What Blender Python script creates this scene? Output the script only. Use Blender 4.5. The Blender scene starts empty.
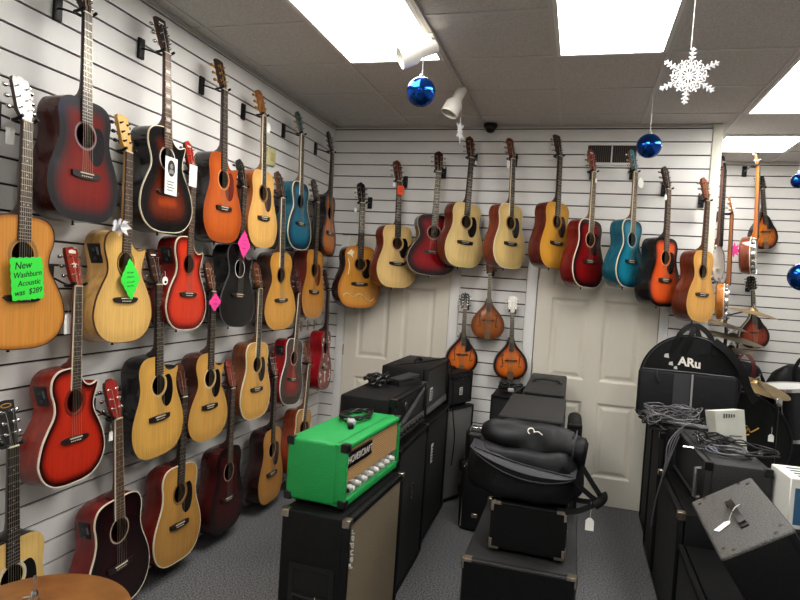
import bpy, bmesh, math, random
from mathutils import Vector, Matrix, noise as mnoise
random.seed(7)
COL = bpy.context.scene.collection
PI = math.pi
V = Vector
# ------------------------------------------------------------------ camera
CAM = V((2.1305, -5.0493, 1.6585))
FOC = 619.6794
_yaw, _pit, _rol = 0.2787784579991925, -0.03290572590969416, 0.06580246860868061
Fv = V((-math.sin(_yaw)*math.cos(_pit), math.cos(_yaw)*math.cos(_pit), math.sin(_pit)))
_R = Fv.cross(V((0, 0, 1))).normalized(); _U = _R.cross(Fv)
Rv = math.cos(_rol)*_R + math.sin(_rol)*_U
Uv = -math.sin(_rol)*_R + math.cos(_rol)*_U
FZ = 2.9236          # height of the topmost wall groove
CZ = 2.955           # ceiling

def at(u, v, ax, val):
    """measured photo point -> point of the room on the plane axis=val"""
    d = Fv + (u-400)/FOC*Rv - (v-300)/FOC*Uv
    return CAM + d*((val-CAM[ax])/d[ax])
def AX(u, v, x): return at(u, v, 0, x)
def AY(u, v, y): return at(u, v, 1, y)
def AZ(u, v, z): return at(u, v, 2, z)

# ------------------------------------------------------------------ materials
def lin(c):
    return tuple((x/255/12.92 if x/255 <= .04045 else ((x/255+.055)/1.055)**2.4) for x in c)+(1,)
MC = {}
def mat(name, col, rough=.5, metal=0, noise=0, scale=60, bump=0, bscale=None, coat=0, emit=0, stretch=None, spec=None, trans=0):
    if name in MC: return MC[name]
    m = bpy.data.materials.new(name); m.use_nodes = True
    nt = m.node_tree; b = nt.nodes['Principled BSDF']
    col = lin(col)
    b.inputs['Base Color'].default_value = col
    b.inputs['Roughness'].default_value = rough
    b.inputs['Metallic'].default_value = metal
    b.inputs['Coat Weight'].default_value = coat
    b.inputs['Coat Roughness'].default_value = .06
    if spec is not None: b.inputs['Specular IOR Level'].default_value = spec
    if trans: b.inputs['Transmission Weight'].default_value = trans
    if emit:
        b.inputs['Emission Color'].default_value = col
        b.inputs['Emission Strength'].default_value = emit
    tc = nt.nodes.new('ShaderNodeTexCoord'); mp = nt.nodes.new('ShaderNodeMapping')
    nt.links.new(tc.outputs['Object'], mp.inputs[0])
    if stretch: mp.inputs['Scale'].default_value = stretch
    if noise:
        n = nt.nodes.new('ShaderNodeTexNoise'); n.inputs['Scale'].default_value = scale; n.inputs['Detail'].default_value = 3
        nt.links.new(mp.outputs[0], n.inputs['Vector'])
        r = nt.nodes.new('ShaderNodeValToRGB')
        r.color_ramp.elements[0].position = .3; r.color_ramp.elements[1].position = .7
        r.color_ramp.elements[0].color = tuple(x*(1-noise) for x in col[:3])+(1,)
        r.color_ramp.elements[1].color = tuple(min(1, x*(1+noise)) for x in col[:3])+(1,)
        nt.links.new(n.outputs[0], r.inputs[0]); nt.links.new(r.outputs[0], b.inputs['Base Color'])
    if bump:
        n2 = nt.nodes.new('ShaderNodeTexNoise'); n2.inputs['Scale'].default_value = bscale or scale; n2.inputs['Detail'].default_value = 2
        nt.links.new(mp.outputs[0], n2.inputs['Vector'])
        bp = nt.nodes.new('ShaderNodeBump'); bp.inputs['Strength'].default_value = bump; bp.inputs['Distance'].default_value = .004
        nt.links.new(n2.outputs[0], bp.inputs['Height']); nt.links.new(bp.outputs[0], b.inputs['Normal'])
    MC[name] = m
    return m

def weave(name, c1, c2, scale, rough=.8):
    """woven grille cloth: checker of two tones"""
    if name in MC: return MC[name]
    m = bpy.data.materials.new(name); m.use_nodes = True
    nt = m.node_tree; b = nt.nodes['Principled BSDF']; b.inputs['Roughness'].default_value = rough
    tc = nt.nodes.new('ShaderNodeTexCoord')
    n = nt.nodes.new('ShaderNodeTexNoise'); n.inputs['Scale'].default_value = scale*1.3; n.inputs['Detail'].default_value = 1
    ck = nt.nodes.new('ShaderNodeTexChecker'); ck.inputs['Scale'].default_value = scale
    ck.inputs['Color1'].default_value = lin(c1); ck.inputs['Color2'].default_value = lin(c2)
    mx = nt.nodes.new('ShaderNodeMix'); mx.data_type = 'RGBA'; mx.inputs[7].default_value = lin(c2)
    mr = nt.nodes.new('ShaderNodeMath'); mr.operation = 'MULTIPLY'; mr.inputs[1].default_value = .6
    mp = nt.nodes.new('ShaderNodeMapping'); mp.inputs['Rotation'].default_value = (0, .78, 0); mp.inputs['Location'].default_value = (.5, .501, .5)
    nt.links.new(tc.outputs['Object'], mp.inputs[0]); nt.links.new(mp.outputs[0], ck.inputs['Vector']); nt.links.new(tc.outputs['Object'], n.inputs['Vector'])
    nt.links.new(n.outputs[0], mr.inputs[0]); nt.links.new(mr.outputs[0], mx.inputs[0])
    nt.links.new(ck.outputs[0], mx.inputs[6]); nt.links.new(mx.outputs[2], b.inputs['Base Color'])
    MC[name] = m; return m

def topmat(name, cen, mid, edge, w=.1, rough=.22, grain=.12):
    """guitar top: colour runs from centre to edge by the mesh's own edge-distance attribute, with straight grain"""
    if name in MC: return MC[name]
    m = bpy.data.materials.new(name); m.use_nodes = True
    nt = m.node_tree; b = nt.nodes['Principled BSDF']
    b.inputs['Roughness'].default_value = rough; b.inputs['Coat Weight'].default_value = .2; b.inputs['Coat Roughness'].default_value = .06; b.inputs['Specular IOR Level'].default_value = .35
    at_ = nt.nodes.new('ShaderNodeAttribute'); at_.attribute_name = 'edge_distance'
    mr = nt.nodes.new('ShaderNodeMapRange'); mr.inputs['From Max'].default_value = w
    r = nt.nodes.new('ShaderNodeValToRGB'); e = r.color_ramp.elements
    e[0].position = .22; e[0].color = lin(edge); e[1].position = 1; e[1].color = lin(cen)
    x = e.new(.62); x.color = lin(mid)
    tc = nt.nodes.new('ShaderNodeTexCoord'); mp = nt.nodes.new('ShaderNodeMapping'); mp.inputs['Scale'].default_value = (1, 1, .04)
    n = nt.nodes.new('ShaderNodeTexNoise'); n.inputs['Scale'].default_value = 130; n.inputs['Detail'].default_value = 3
    hs = nt.nodes.new('ShaderNodeHueSaturation')
    m2 = nt.nodes.new('ShaderNodeMapRange'); m2.inputs['From Min'].default_value = .3; m2.inputs['From Max'].default_value = .7
    m2.inputs['To Min'].default_value = 1-grain; m2.inputs['To Max'].default_value = 1+grain
    L = nt.links.new
    L(at_.outputs['Fac'], mr.inputs[0]); L(mr.outputs[0], r.inputs[0]); L(r.outputs[0], hs.inputs['Color'])
    L(tc.outputs['Object'], mp.inputs[0]); L(mp.outputs[0], n.inputs['Vector']); L(n.outputs[0], m2.inputs[0]); L(m2.outputs[0], hs.inputs['Value'])
    L(hs.outputs[0], b.inputs['Base Color'])
    MC[name] = m; return m

def wood(name, col, rough=.3, coat=.3):
    return mat(name, col, rough, noise=.22, scale=40, stretch=(1, 1, .12), coat=coat)

# ------------------------------------------------------------------ mesh builder
class MB:
    def __init__(s): s.v = []; s.f = []; s.m = []; s.sm = []
    def add(s, vs, fs, mi=0, smooth=False, M=None):
        o = len(s.v)
        for p in vs: s.v.append(tuple(M @ V(p)) if M else tuple(p))
        for f in fs: s.f.append([i+o for i in f]); s.m.append(mi); s.sm.append(smooth)
        return s
    def box(s, a, b, mi=0, M=None):
        x0, y0, z0 = a; x1, y1, z1 = b
        vs = [(x0, y0, z0), (x1, y0, z0), (x1, y1, z0), (x0, y1, z0), (x0, y0, z1), (x1, y0, z1), (x1, y1, z1), (x0, y1, z1)]
        return s.add(vs, [(0, 3, 2, 1), (4, 5, 6, 7), (0, 1, 5, 4), (1, 2, 6, 5), (2, 3, 7, 6), (3, 0, 4, 7)], mi, False, M)
    def rbox(s, a, b, r=.01, seg=2, mi=0, M=None):
        bm = bmesh.new(); bmesh.ops.create_cube(bm, size=1)
        for v in bm.verts: v.co = V([a[i]+(v.co[i]+.5)*(b[i]-a[i]) for i in range(3)])
        bmesh.ops.bevel(bm, geom=bm.edges[:], offset=r, segments=seg, affect='EDGES', profile=.5)
        bm.verts.index_update()
        s.add([v.co[:] for v in bm.verts], [[v.index for v in f.verts] for f in bm.faces], mi, True, M); bm.free(); return s
    def tube(s, pts, r, n=8, mi=0, closed=False, M=None, cap=True):
        pts = [V(p) for p in pts]; N = len(pts); rs = r if isinstance(r, (list, tuple)) else [r]*N
        vs = []; up = None
        for i, p in enumerate(pts):
            t = (pts[(i+1) % N]-pts[i-1]) if closed else (pts[min(i+1, N-1)]-pts[max(i-1, 0)])
            if t.length < 1e-9: t = V((0, 0, 1))
            t.normalize()
            if up is None: up = V((0, 0, 1)) if abs(t.z) < .9 else V((1, 0, 0))
            a = t.cross(up)
            if a.length < 1e-4: a = t.cross(V((1, .3, 0)))
            a.normalize(); b = a.cross(t); up = b
            for k in range(n): q = 2*PI*k/n; vs.append(p+rs[i]*(math.cos(q)*a+math.sin(q)*b))
        fs = []
        for i in range(N if closed else N-1):
            j = (i+1) % N
            for k in range(n): fs.append((i*n+k, i*n+(k+1) % n, j*n+(k+1) % n, j*n+k))
        if cap and not closed: fs += [list(range(n))[::-1], [(N-1)*n+k for k in range(n)]]
        return s.add(vs, fs, mi, True, M)
    def lathe(s, prof, n=24, mi=0, M=None, smooth=True, ang=2*PI):
        vs = []; fs = []; P = len(prof)
        for k in range(n):
            q = ang*k/n
            for r, z in prof: vs.append((r*math.cos(q), r*math.sin(q), z))
        for k in range(n):
            j = (k+1) % n
            for i in range(P-1): fs.append((k*P+i, j*P+i, j*P+i+1, k*P+i+1))
        return s.add(vs, fs, mi, smooth, M)
    def prism(s, poly, y0, y1, mi=0, M=None, smooth=False):
        """polygon in x,z extruded along y from y0 (front) to y1"""
        n = len(poly)
        vs = [(p[0], y0, p[1]) for p in poly]+[(p[0], y1, p[1]) for p in poly]
        fs = [list(range(n)), list(range(n, 2*n))[::-1]]
        s.add(vs, fs, mi, False, M)
        o = len(s.v)-2*n
        for i in range(n):
            j = (i+1) % n; s.f.append([o+i, o+n+i, o+n+j, o+j]); s.m.append(mi); s.sm.append(smooth)
        return s
    def mesh(s, name, mats):
        me = bpy.data.meshes.new(name); me.from_pydata(s.v, [], s.f)
        for m in (mats if isinstance(mats, (list, tuple)) else [mats]): me.materials.append(m)
        me.polygons.foreach_set('material_index', s.m); me.polygons.foreach_set('use_smooth', s.sm)
        bm = bmesh.new(); bm.from_mesh(me); bmesh.ops.recalc_face_normals(bm, faces=bm.faces[:]); bm.to_mesh(me); bm.free()
        if any(s.sm):
            try: me.set_sharp_from_angle(angle=math.radians(40))
            except Exception: pass
        me.update(); return me
    def obj(s, name, mats, parent=None, label=None):
        return link(name, s.mesh(name, mats), parent, label)

def link(name, me, parent=None, label=None):
    o = bpy.data.objects.new(name, me); COL.objects.link(o)
    if parent is not None: o.parent = parent
    if label: o['label'] = label
    return o
def tag(o, label, cat, group=None):
    o['label'] = label; o['category'] = cat
    if group: o['group'] = group
    return o
def thing(name, label, cat, M=None, group=None):
    o = bpy.data.objects.new(name, None); COL.objects.link(o); o.empty_display_size = .1
    if M is not None: o.matrix_world = M
    return tag(o, label, cat, group)
def T(x, y, z, rz=0, rx=0, ry=0):
    return Matrix.Translation((x, y, z)) @ Matrix.Rotation(rz, 4, 'Z') @ Matrix.Rotation(ry, 4, 'Y') @ Matrix.Rotation(rx, 4, 'X')
def basis(o, x, y, z, s=1):
    x, y, z = V(x), V(y), V(z)
    return Matrix(((x.x*s, y.x*s, z.x*s, o[0]), (x.y*s, y.y*s, z.y*s, o[1]), (x.z*s, y.z*s, z.z*s, o[2]), (0, 0, 0, 1)))
def struct(name, mb, mats):
    o = mb.obj(name, mats); o['kind'] = 'structure'; return o
def spline(P, sub=4, closed=False):
    P = [V(p) for p in P]; N = len(P); out = []
    for i in range(N if closed else N-1):
        p1, p2 = P[i], P[(i+1) % N]
        p0 = P[i-1] if (closed or i > 0) else p1*2-p2
        p3 = P[(i+2) % N] if (closed or i+2 < N) else p2*2-p1
        for k in range(sub):
            t = k/sub
            out.append(.5*((2*p1)+(p2-p0)*t+(2*p0-5*p1+4*p2-p3)*t*t+(3*p1-p0-3*p2+p3)*t**3))
    if not closed: out.append(P[-1])
    return out
def text(name, s, size, m, parent, M, ext=.0006, shear=0, align='CENTER', label=None, bold=0):
    c = bpy.data.curves.new('lettering', 'FONT'); c.body = s; c.size = size; c.extrude = ext; c.offset = bold; c.shear = shear; c.align_x = align; c.align_y = 'CENTER'
    tmp = bpy.data.objects.new('lettering', c); COL.objects.link(tmp)
    me = bpy.data.meshes.new_from_object(tmp.evaluated_get(bpy.context.evaluated_depsgraph_get()))
    bpy.data.objects.remove(tmp); bpy.data.curves.remove(c)
    me.materials.clear(); me.materials.append(m)
    o = link(name, me, parent, label); o.matrix_local = M; return o
# text plane (x right, y up, faces +z) -> local panel facing -Y
FRONT = Matrix.Rotation(PI/2, 4, 'X')

# common materials
BLACK = mat('black_plastic', (16, 16, 17), .45, spec=.35)
BLK_METAL = mat('black_metal', (26, 26, 28), .35, metal=.3)
CHROME = mat('chrome', (205, 203, 200), .18, metal=1)
NICKEL = mat('worn_nickel', (190, 178, 160), .32, metal=1, noise=.2, scale=80)
CREAM = mat('cream_plastic', (232, 222, 196), .35)
WHITE = mat('white_plastic', (238, 236, 230), .4)
PAPER = mat('white_paper', (235, 233, 226), .8)
EBONY = mat('ebony', (34, 25, 22), .35, noise=.2, scale=50, stretch=(1, 1, .1))
ROSEW = mat('rosewood', (62, 42, 32), .4, noise=.3, scale=50, stretch=(1, 1, .1))
FRETM = mat('fret_wire', (200, 195, 180), .3, metal=.8)
STRING = mat('string_wire', (190, 180, 160), .3, metal=.7)
PEARL = mat('pearl_inlay', (225, 220, 210), .25)
GOLD = mat('gold_leaf', (190, 145, 60), .35, metal=.6)
DARKIN = mat('ink', (20, 18, 18), .7)
# ------------------------------------------------------------------ room shell
WALL = mat('slatwall_white', (230, 229, 224), .42, bump=.05, bscale=30, noise=.015, scale=8)
GROOVE = mat('slatwall_groove', (58, 42, 36), .7)
TRIMW = mat('painted_trim', (226, 226, 222), .45, noise=.02, scale=6)
DOORM = mat('door_paint', (222, 217, 202), .45, bump=.1, bscale=90, stretch=(1, 1, .1), noise=.03, scale=5)
POSTM = mat('post_paint', (222, 220, 205), .5)

def slats(segs, front, name, axis):
    """horizontal boards with dark grooves; segs = list of (a0, a1, zlo, zhi) along the wall"""
    mb = MB(); g = .0048; t = .014
    for a0, a1, zlo, zhi in segs:
        edges = [FZ-.1*k for k in range(-1, 31)]
        for k in range(31):
            top, bot = edges[k]-g, edges[k+1]+g
            top = min(top, zhi); bot = max(bot, zlo)
            if top-bot < .004: continue
            if axis == 'y': mb.box((front-t, a0, bot), (front, a1, top), 0)
            else: mb.box((a0, front, bot), (a1, front+t, top), 0)
        if axis == 'y': mb.box((front-t-.006, a0, zlo), (front-t+.002, a1, zhi), 1)
        else: mb.box((a0, front+t-.002, zlo), (a1, front+t+.006, zhi), 1)
    return struct(name, mb, [WALL, GROOVE])
slats([(-8, -.001, 0, CZ)], 0, 'wall_left', 'y')
DH = 2.019
slats([(0, 2.997, DH, CZ), (.001, .123, 0, DH), (1.194, 1.727, 0, DH), (2.80, 2.997, 0, DH)], 0, 'wall_back', 'x')
slats([(3.03, 5.2, 0, CZ)], 1.35, 'wall_alcove', 'x')
PLAIN = mat('plain_wall_paint', (214, 213, 210), .6)
struct('wall_return', MB().box((2.985, .03, 0), (3.03, 1.37, CZ)), PLAIN)
struct('wall_right', MB().box((5.2, -8, 0), (5.3, 1.37, CZ)), PLAIN)
struct('wall_front', MB().box((-.1, -8.1, 0), (5.3, -8, CZ)), PLAIN)
struct('wall_back_core', MB().box((-.05, .06, 0), (2.985, .12, CZ)), PLAIN)
# corner post
struct('trim_1', MB().rbox((2.997, -.012, 0), (3.066, .05, CZ-.001), .006), POSTM)
# door casings
def casing(name, x0, x1):
    struct(name, MB().rbox((x0, -.006, 0), (x1, .018, DH-.008), .003), TRIMW)
casing('trim_2', .126, .196); casing('trim_3', 1.112, 1.192); casing('trim_4', 1.73, 1.812); casing('trim_5', 2.733, 2.797)
CARPET = mat('grey_carpet', (104, 104, 105), .95, noise=.9, scale=120, bump=.5, bscale=160)
struct('floor', MB().box((-.1, -8.1, -.05), (5.3, 1.4, 0)), CARPET)
# ceiling tiles
TILE = mat('ceiling_tile', (206, 201, 196), .95, noise=.14, scale=95, bump=.35, bscale=130)
struct('ceiling', MB().box((-.1, -8.1, CZ), (5.3, 1.4, CZ+.04)), TILE)
gm = MB()
GX = [.078+.6096*k for k in range(9)]; GY = [-7.0+.0 for _ in range(0)]
GRX = [.075, .685, 1.297, 1.912, 2.50, 3.125, 3.735, 4.345]
GRY = [1.0+.6*0] + [.915-.6*k for k in range(15)]
for x in GRX: gm.box((x-.012, -8, CZ-.006), (x+.012, 1.35, CZ))
for y in GRY[1:]: gm.box((0, y-.012, CZ-.0055), (5.2, y+.012, CZ))
struct('trim_6', gm, mat('ceiling_grid', (205, 202, 198), .5))
# wall angle round the edge
wa = MB()
wa.box((0, -8, CZ-.02), (.012, 0, CZ-.0001)); wa.box((.0, -.012, CZ-.02), (2.997, 0, CZ-.0001)); wa.box((3.03, 1.338, CZ-.02), (5.2, 1.35, CZ-.0001))
struct('trim_7', wa, mat('wall_angle', (190, 186, 180), .5))

# six panel doors
def door(name, x0, x1, knob):
    mb = MB(); h = DH-.004; y0 = .004
    w = x1-x0; st = .115*w/.9; mid = .11*w/.9
    pw = (w-2*st-mid)/2
    rows = [(.22, .80), (.965, 1.60), (1.70, 1.90)]
    # slab with recessed, raised panels : build as grid of boxes
    xs = [x0, x0+st, x0+st+pw, x0+st+pw+mid, x1-st, x1]
    zs = [0.006]+[z for r in rows for z in r]+[h]
    for i in range(5):
        for k in range(len(zs)-1):
            panel = i in (1, 3) and k in (1, 3, 5)
            a = (xs[i], zs[k]); b = (xs[i+1], zs[k+1])
            if not panel:
                mb.box((a[0], y0, a[1]), (b[0], y0+.03, b[1]))
            else:
                r = [(a[0], a[1], b[0], b[1], y0), (a[0]+.018, a[1]+.018, b[0]-.018, b[1]-.018, y0+.011), (a[0]+.03, a[1]+.03, b[0]-.03, b[1]-.03, y0+.011), (a[0]+.055, a[1]+.055, b[0]-.055, b[1]-.055, y0+.003)]
                vs = []; fs = []
                for (p, q, s, t, y) in r: vs += [(p, y, q), (s, y, q), (s, y, t), (p, y, t)]
                for n in range(3):
                    for j in range(4): fs.append((n*4+j, n*4+(j+1) % 4, n*4+4+(j+1) % 4, n*4+4+j))
                fs.append((12, 13, 14, 15)); mb.add(vs, fs)
    d = struct(name, mb, DOORM)
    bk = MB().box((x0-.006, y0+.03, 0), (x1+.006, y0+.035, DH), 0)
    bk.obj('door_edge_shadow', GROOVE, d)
    for z in (.25, 1.02, 1.78):
        MB().tube([(x0-.001, y0-.006, z-.045), (x0-.001, y0-.006, z+.045)], .006, 8).obj('hinge', mat('brass_hinge', (170, 150, 110), .4, metal=.7), d)
    if knob:
        kb = MB().lathe([(0, -.075), (.018, -.073), (.027, -.058), (.024, -.04), (.012, -.032), (.011, -.01), (.032, -.006), (.032, 0), (0, 0)], 20, M=T(x1-.065, y0, .96, 0, -PI/2) @ Matrix.Rotation(PI, 4, 'X'))
        kb.obj('door_knob', mat('brass', (185, 150, 80), .3, metal=1), d)
    return d
door('door_1', .2, 1.108, False)
door('door_2', 1.818, 2.729, False)

# ------------------------------------------------------------------ ceiling lights
EM = 17.2
DIFF = mat('light_diffuser', (255, 252, 249), .5, emit=EM)
FRM = mat('troffer_frame', (225, 224, 220), .4)
def troffer(x0, y0, x1, y1, label):
    r = thing('ceiling_light', label, 'ceiling light', T((x0+x1)/2, (y0+y1)/2, CZ), 'recessed ceiling light panels')
    w, l = (x1-x0)/2, (y1-y0)/2; f = .022
    m = MB()
    for a, b in (((-w, -l), (w, -l+f)), ((-w, l-f), (w, l)), ((-w, -l+f), (-w+f, l-f)), ((w-f, -l+f), (w, l-f))):
        m.box((a[0], a[1], -.012), (b[0], b[1], -.0001))
    m.obj('frame', FRM, r)
    MB().box((-w+f, -l+f, -.007), (w-f, l-f, -.0005)).obj('diffuser', DIFF, r)
troffer(.697, -2.703, 1.285, -1.497, 'long bright ceiling light panel left of the white track rail')
troffer(1.924, -2.703, 2.488, -1.497, 'long bright ceiling light panel beside the large snowflake')
troffer(3.137, -1.497, 3.723, -.291, 'bright ceiling light panel cut off by the right edge of the photo')
troffer(3.137, .321, 3.723, .909, 'bright square ceiling light panel in the alcove beyond the cream post')
troffer(.697, -5.703, 1.285, -4.497, 'unseen extra ceiling light panel behind the viewpoint near the left wall')  # this and the next two: extra unseen panels, added to light the fronts
troffer(1.924, -5.703, 2.488, -4.497, 'unseen extra ceiling light panel behind the viewpoint in the middle of the room')
troffer(3.137, -4.497, 3.723, -3.291, 'unseen extra ceiling light panel over the right aisle beside the viewpoint')
# vent
vr = thing('wall_vent', 'white framed wall vent with dark slats high on the back wall', 'vent', T(2.30, 0, 2.727))
vm = MB()
for a, b in (((-.198, -.086), (.198, -.066)), ((-.198, .066), (.198, .086)), ((-.198, -.066), (-.178, .066)), ((.178, -.066), (.198, .066)), ((-.005, -.066), (.005, .066))):
    vm.box((a[0], -.014, a[1]), (b[0], .0, b[1]))
vm.obj('frame', TRIMW, vr)
vf = MB().box((-.178, -.003, -.066), (.178, .0, .066), 0)
for i in range(24):
    x = -.17+i*.0148
    vf.box((x, -.011, -.066), (x+.004, -.003, .066), 1)
vf.obj('louver', [mat('vent_dark', (35, 28, 25), .7), mat('vent_fin', (96, 82, 74), .5)], vr)
# security camera dome
cr = thing('security_camera', 'small black dome security camera at the top of the back wall', 'camera', T(1.36, -.055, CZ-.006))
MB().lathe([(0, 0), (.055, 0), (.055, -.022), (.048, -.03), (0, -.03)], 24).obj('base', BLACK, cr)
MB().lathe([(.042, -.03), (.04, -.045), (.03, -.062), (.015, -.07), (0, -.072)], 20).obj('dome', mat('dark_dome', (12, 12, 14), .08), cr)
# small outlet plate on left wall
pr = thing('wall_plate', 'small yellowed square plate on the left wall between two guitar necks', 'wall plate', T(0, -1.137, 2.451, PI/2))
MB().rbox((-.055, -.02, -.062), (.055, 0, .062), .008).obj('cover', mat('aged_plate', (205, 198, 150), .5), pr)
MB().box((-.028, -.0225, -.03), (.028, -.02, .03)).obj('insert', mat('aged_insert', (188, 178, 120), .5), pr)
# three bare slat hooks on left wall
for i, (y, lb) in enumerate(((-.46, 'bare thin metal slat hook, leftmost of three on the left wall'), (-.33, 'bare thin metal slat hook, middle of three on the left wall'), (-.20, 'bare thin metal slat hook, nearest the back corner of three'))):
    h = MB().box((0, y-.012, 1.19), (.004, y+.012, 1.27))
    h.tube([(.004, y, 1.24), (.06, y, 1.235), (.075, y, 1.25), (.078, y, 1.27)], .003, 6)
    tag(h.obj('slat_hook', NICKEL), lb, 'hook', 'bare slat hooks')
# ------------------------------------------------------------------ guitars
LOW_D = [(0, 0), (.06, .001), (.115, .012), (.16, .042), (.188, .09), (.198, .14), (.192, .195), (.172, .25), (.15, .30), (.139, .345)]
LOW_G = [(0, 0), (.06, .002), (.12, .015), (.17, .05), (.197, .10), (.2, .14), (.185, .20), (.155, .255), (.126, .3), (.117, .333)]
UP_D = [(.141, .39), (.147, .425), (.142, .46), (.122, .49), (.085, .505), (.04, .508), (0, .509)]
UP_G = [(.123, .37), (.136, .405), (.141, .44), (.131, .475), (.1, .5), (.05, .509), (0, .51)]
CUT_D = [(.141, .385), (.149, .415), (.1535, .437), (.143, .4375), (.118, .428), (.09, .424), (.062, .433), (.042, .458), (.03, .49), (.02, .507), (0, .509)]
CUT_G = [(.124, .37), (.137, .405), (.144, .43), (.135, .436), (.113, .428), (.088, .425), (.06, .437), (.041, .46), (.03, .49), (.02, .508), (0, .51)]
def outline(style, wf=1):
    lo, up, cu = (LOW_D, UP_D, CUT_D) if 'dread' in style else (LOW_G, UP_G, CUT_G)
    R = lo+(cu if 'cut' in style else up); L = lo+up
    r = spline([(x*wf, 0, z) for x, z in R], 4); l = spline([(-x*wf, 0, z) for x, z in L], 4)
    return [(p.x, p.z) for p in r[:-1]]+[(p.x, p.z) for p in l[::-1][:-1]]      # counter-clockwise seen from the front

SH = (0, .36)    # sound hole centre
SHR = .0495
def edge_dist(p, poly):
    best = 9
    n = len(poly)
    for i in range(n):
        a = poly[i]; b = poly[(i+1) % n]
        dx, dz = b[0]-a[0], b[1]-a[1]; L = dx*dx+dz*dz
        t = 0 if L == 0 else max(0, min(1, ((p[0]-a[0])*dx+(p[1]-a[1])*dz)/L))
        best = min(best, math.hypot(p[0]-a[0]-t*dx, p[1]-a[1]-t*dz))
    return best

def soundboard(name, poly, m, hole=True, centre=SH, rad=SHR):
    ts = [0, .2, .4, .55, .68, .78, .86, .93, 1]; n = len(poly)
    vs = []; fs = []; ed = []
    for t in ts:
        for p in poly:
            a = math.atan2(p[1]-centre[1], p[0]-centre[0])
            q = (centre[0]+rad*math.cos(a), centre[1]+rad*math.sin(a))
            x, z = q[0]+(p[0]-q[0])*t, q[1]+(p[1]-q[1])*t
            vs.append((x, 0, z)); ed.append(edge_dist((x, z), poly) if t < 1 else 0)
    for k in range(len(ts)-1):
        for i in range(n):
            j = (i+1) % n; fs.append((k*n+i, k*n+j, (k+1)*n+j, (k+1)*n+i))
    if hole:       # inner lip
        o = len(vs)
        for i in range(n): v = vs[i]; vs.append((v[0], .004, v[2])); ed.append(.15)
        for i in range(n): j = (i+1) % n; fs.append((i, o+i, o+j, j))
    else: fs.append(tuple(range(n)))
    me = bpy.data.meshes.new(name); me.from_pydata(vs, [], fs); me.materials.append(m)
    a = me.attributes.new('edge_distance', 'FLOAT', 'POINT'); a.data.foreach_set('value', ed)
    bm = bmesh.new(); bm.from_mesh(me); bmesh.ops.recalc_face_normals(bm, faces=bm.faces[:]); bm.to_mesh(me); bm.free()
    return me

def bodyshell(mb, poly, dep, zmax, taper=.016, mi=0):
    n = len(poly); vs = []; fs = []
    cx, cz = 0, zmax*.4
    rings = [(0, 0), (.5, 0), (.93, 0), (.985, .004), (1, .012)]
    for t, ins in rings:
        for p in poly:
            d = (dep-taper*p[1]/zmax)*t
            L = math.hypot(p[0]-cx, p[1]-cz) or 1
            vs.append((p[0]-(p[0]-cx)/L*ins, d, p[1]-(p[1]-cz)/L*ins))
    for k in range(len(rings)-1):
        for i in range(n): j = (i+1) % n; fs.append((k*n+i, k*n+j, (k+1)*n+j, (k+1)*n+i))
    o = len(vs); vs.append((0, dep*.97, cz))
    for i in range(n): fs.append((4*n+i, 4*n+(i+1) % n, o))
    mb.add(vs, fs, mi, True); return mb

def binding_mesh(poly, wid=.0045):
    n = len(poly); mb = MB(); vs = []; fs = []
    for i in range(n):
        a, b = V((*poly[i-1], 0)), V((*poly[(i+1) % n], 0)); t = (b-a).normalized(); nr = V((t.y, -t.x, 0))
        p = V((*poly[i], 0))
        for off, y in ((-wid, -.0012), (.0012, -.0012), (.0012, .006), (-wid, .003)):
            q = p+nr*off; vs.append((q.x, y, q.y))
    for i in range(n):
        j = (i+1) % n
        for k in range(4): fs.append((i*4+k, i*4+(k+1) % 4, j*4+(k+1) % 4, j*4+k))
    return mb.add(vs, fs)

def neck_mesh(z0, z1, w0, w1, heel=.08, bz=.51):
    mb = MB(); secs = []
    for z, d in ((bz-.004, heel), (bz+.008, heel*.93), (bz+.022, heel*.6), (bz+.042, heel*.35), (bz+.075, .022), ((bz+z1)/2, .0205), (z1-.02, .0195), (z1+.004, .021)):
        t = (z-z0)/(z1-z0); w = (w0+(w1-w0)*t)/2
        hw = w if d < .03 else w*.75
        secs.append([(w*math.cos(q)*(1 if d < .03 else (1-.25*math.sin(q))), d*math.sin(q)**.8 if q not in (0, PI) else 0, z) for q in [PI*k/8 for k in range(9)]])
    vs = [p for s in secs for p in s]; fs = []
    for i in range(len(secs)-1):
        for k in range(8): fs.append((i*9+k, i*9+k+1, (i+1)*9+k+1, (i+1)*9+k))
        fs.append((i*9+8, i*9, (i+1)*9, (i+1)*9+8))
    fs += [tuple(range(9)), tuple((len(secs)-1)*9+k for k in range(9))]
    return mb.add(vs, fs, 0, True)

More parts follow.
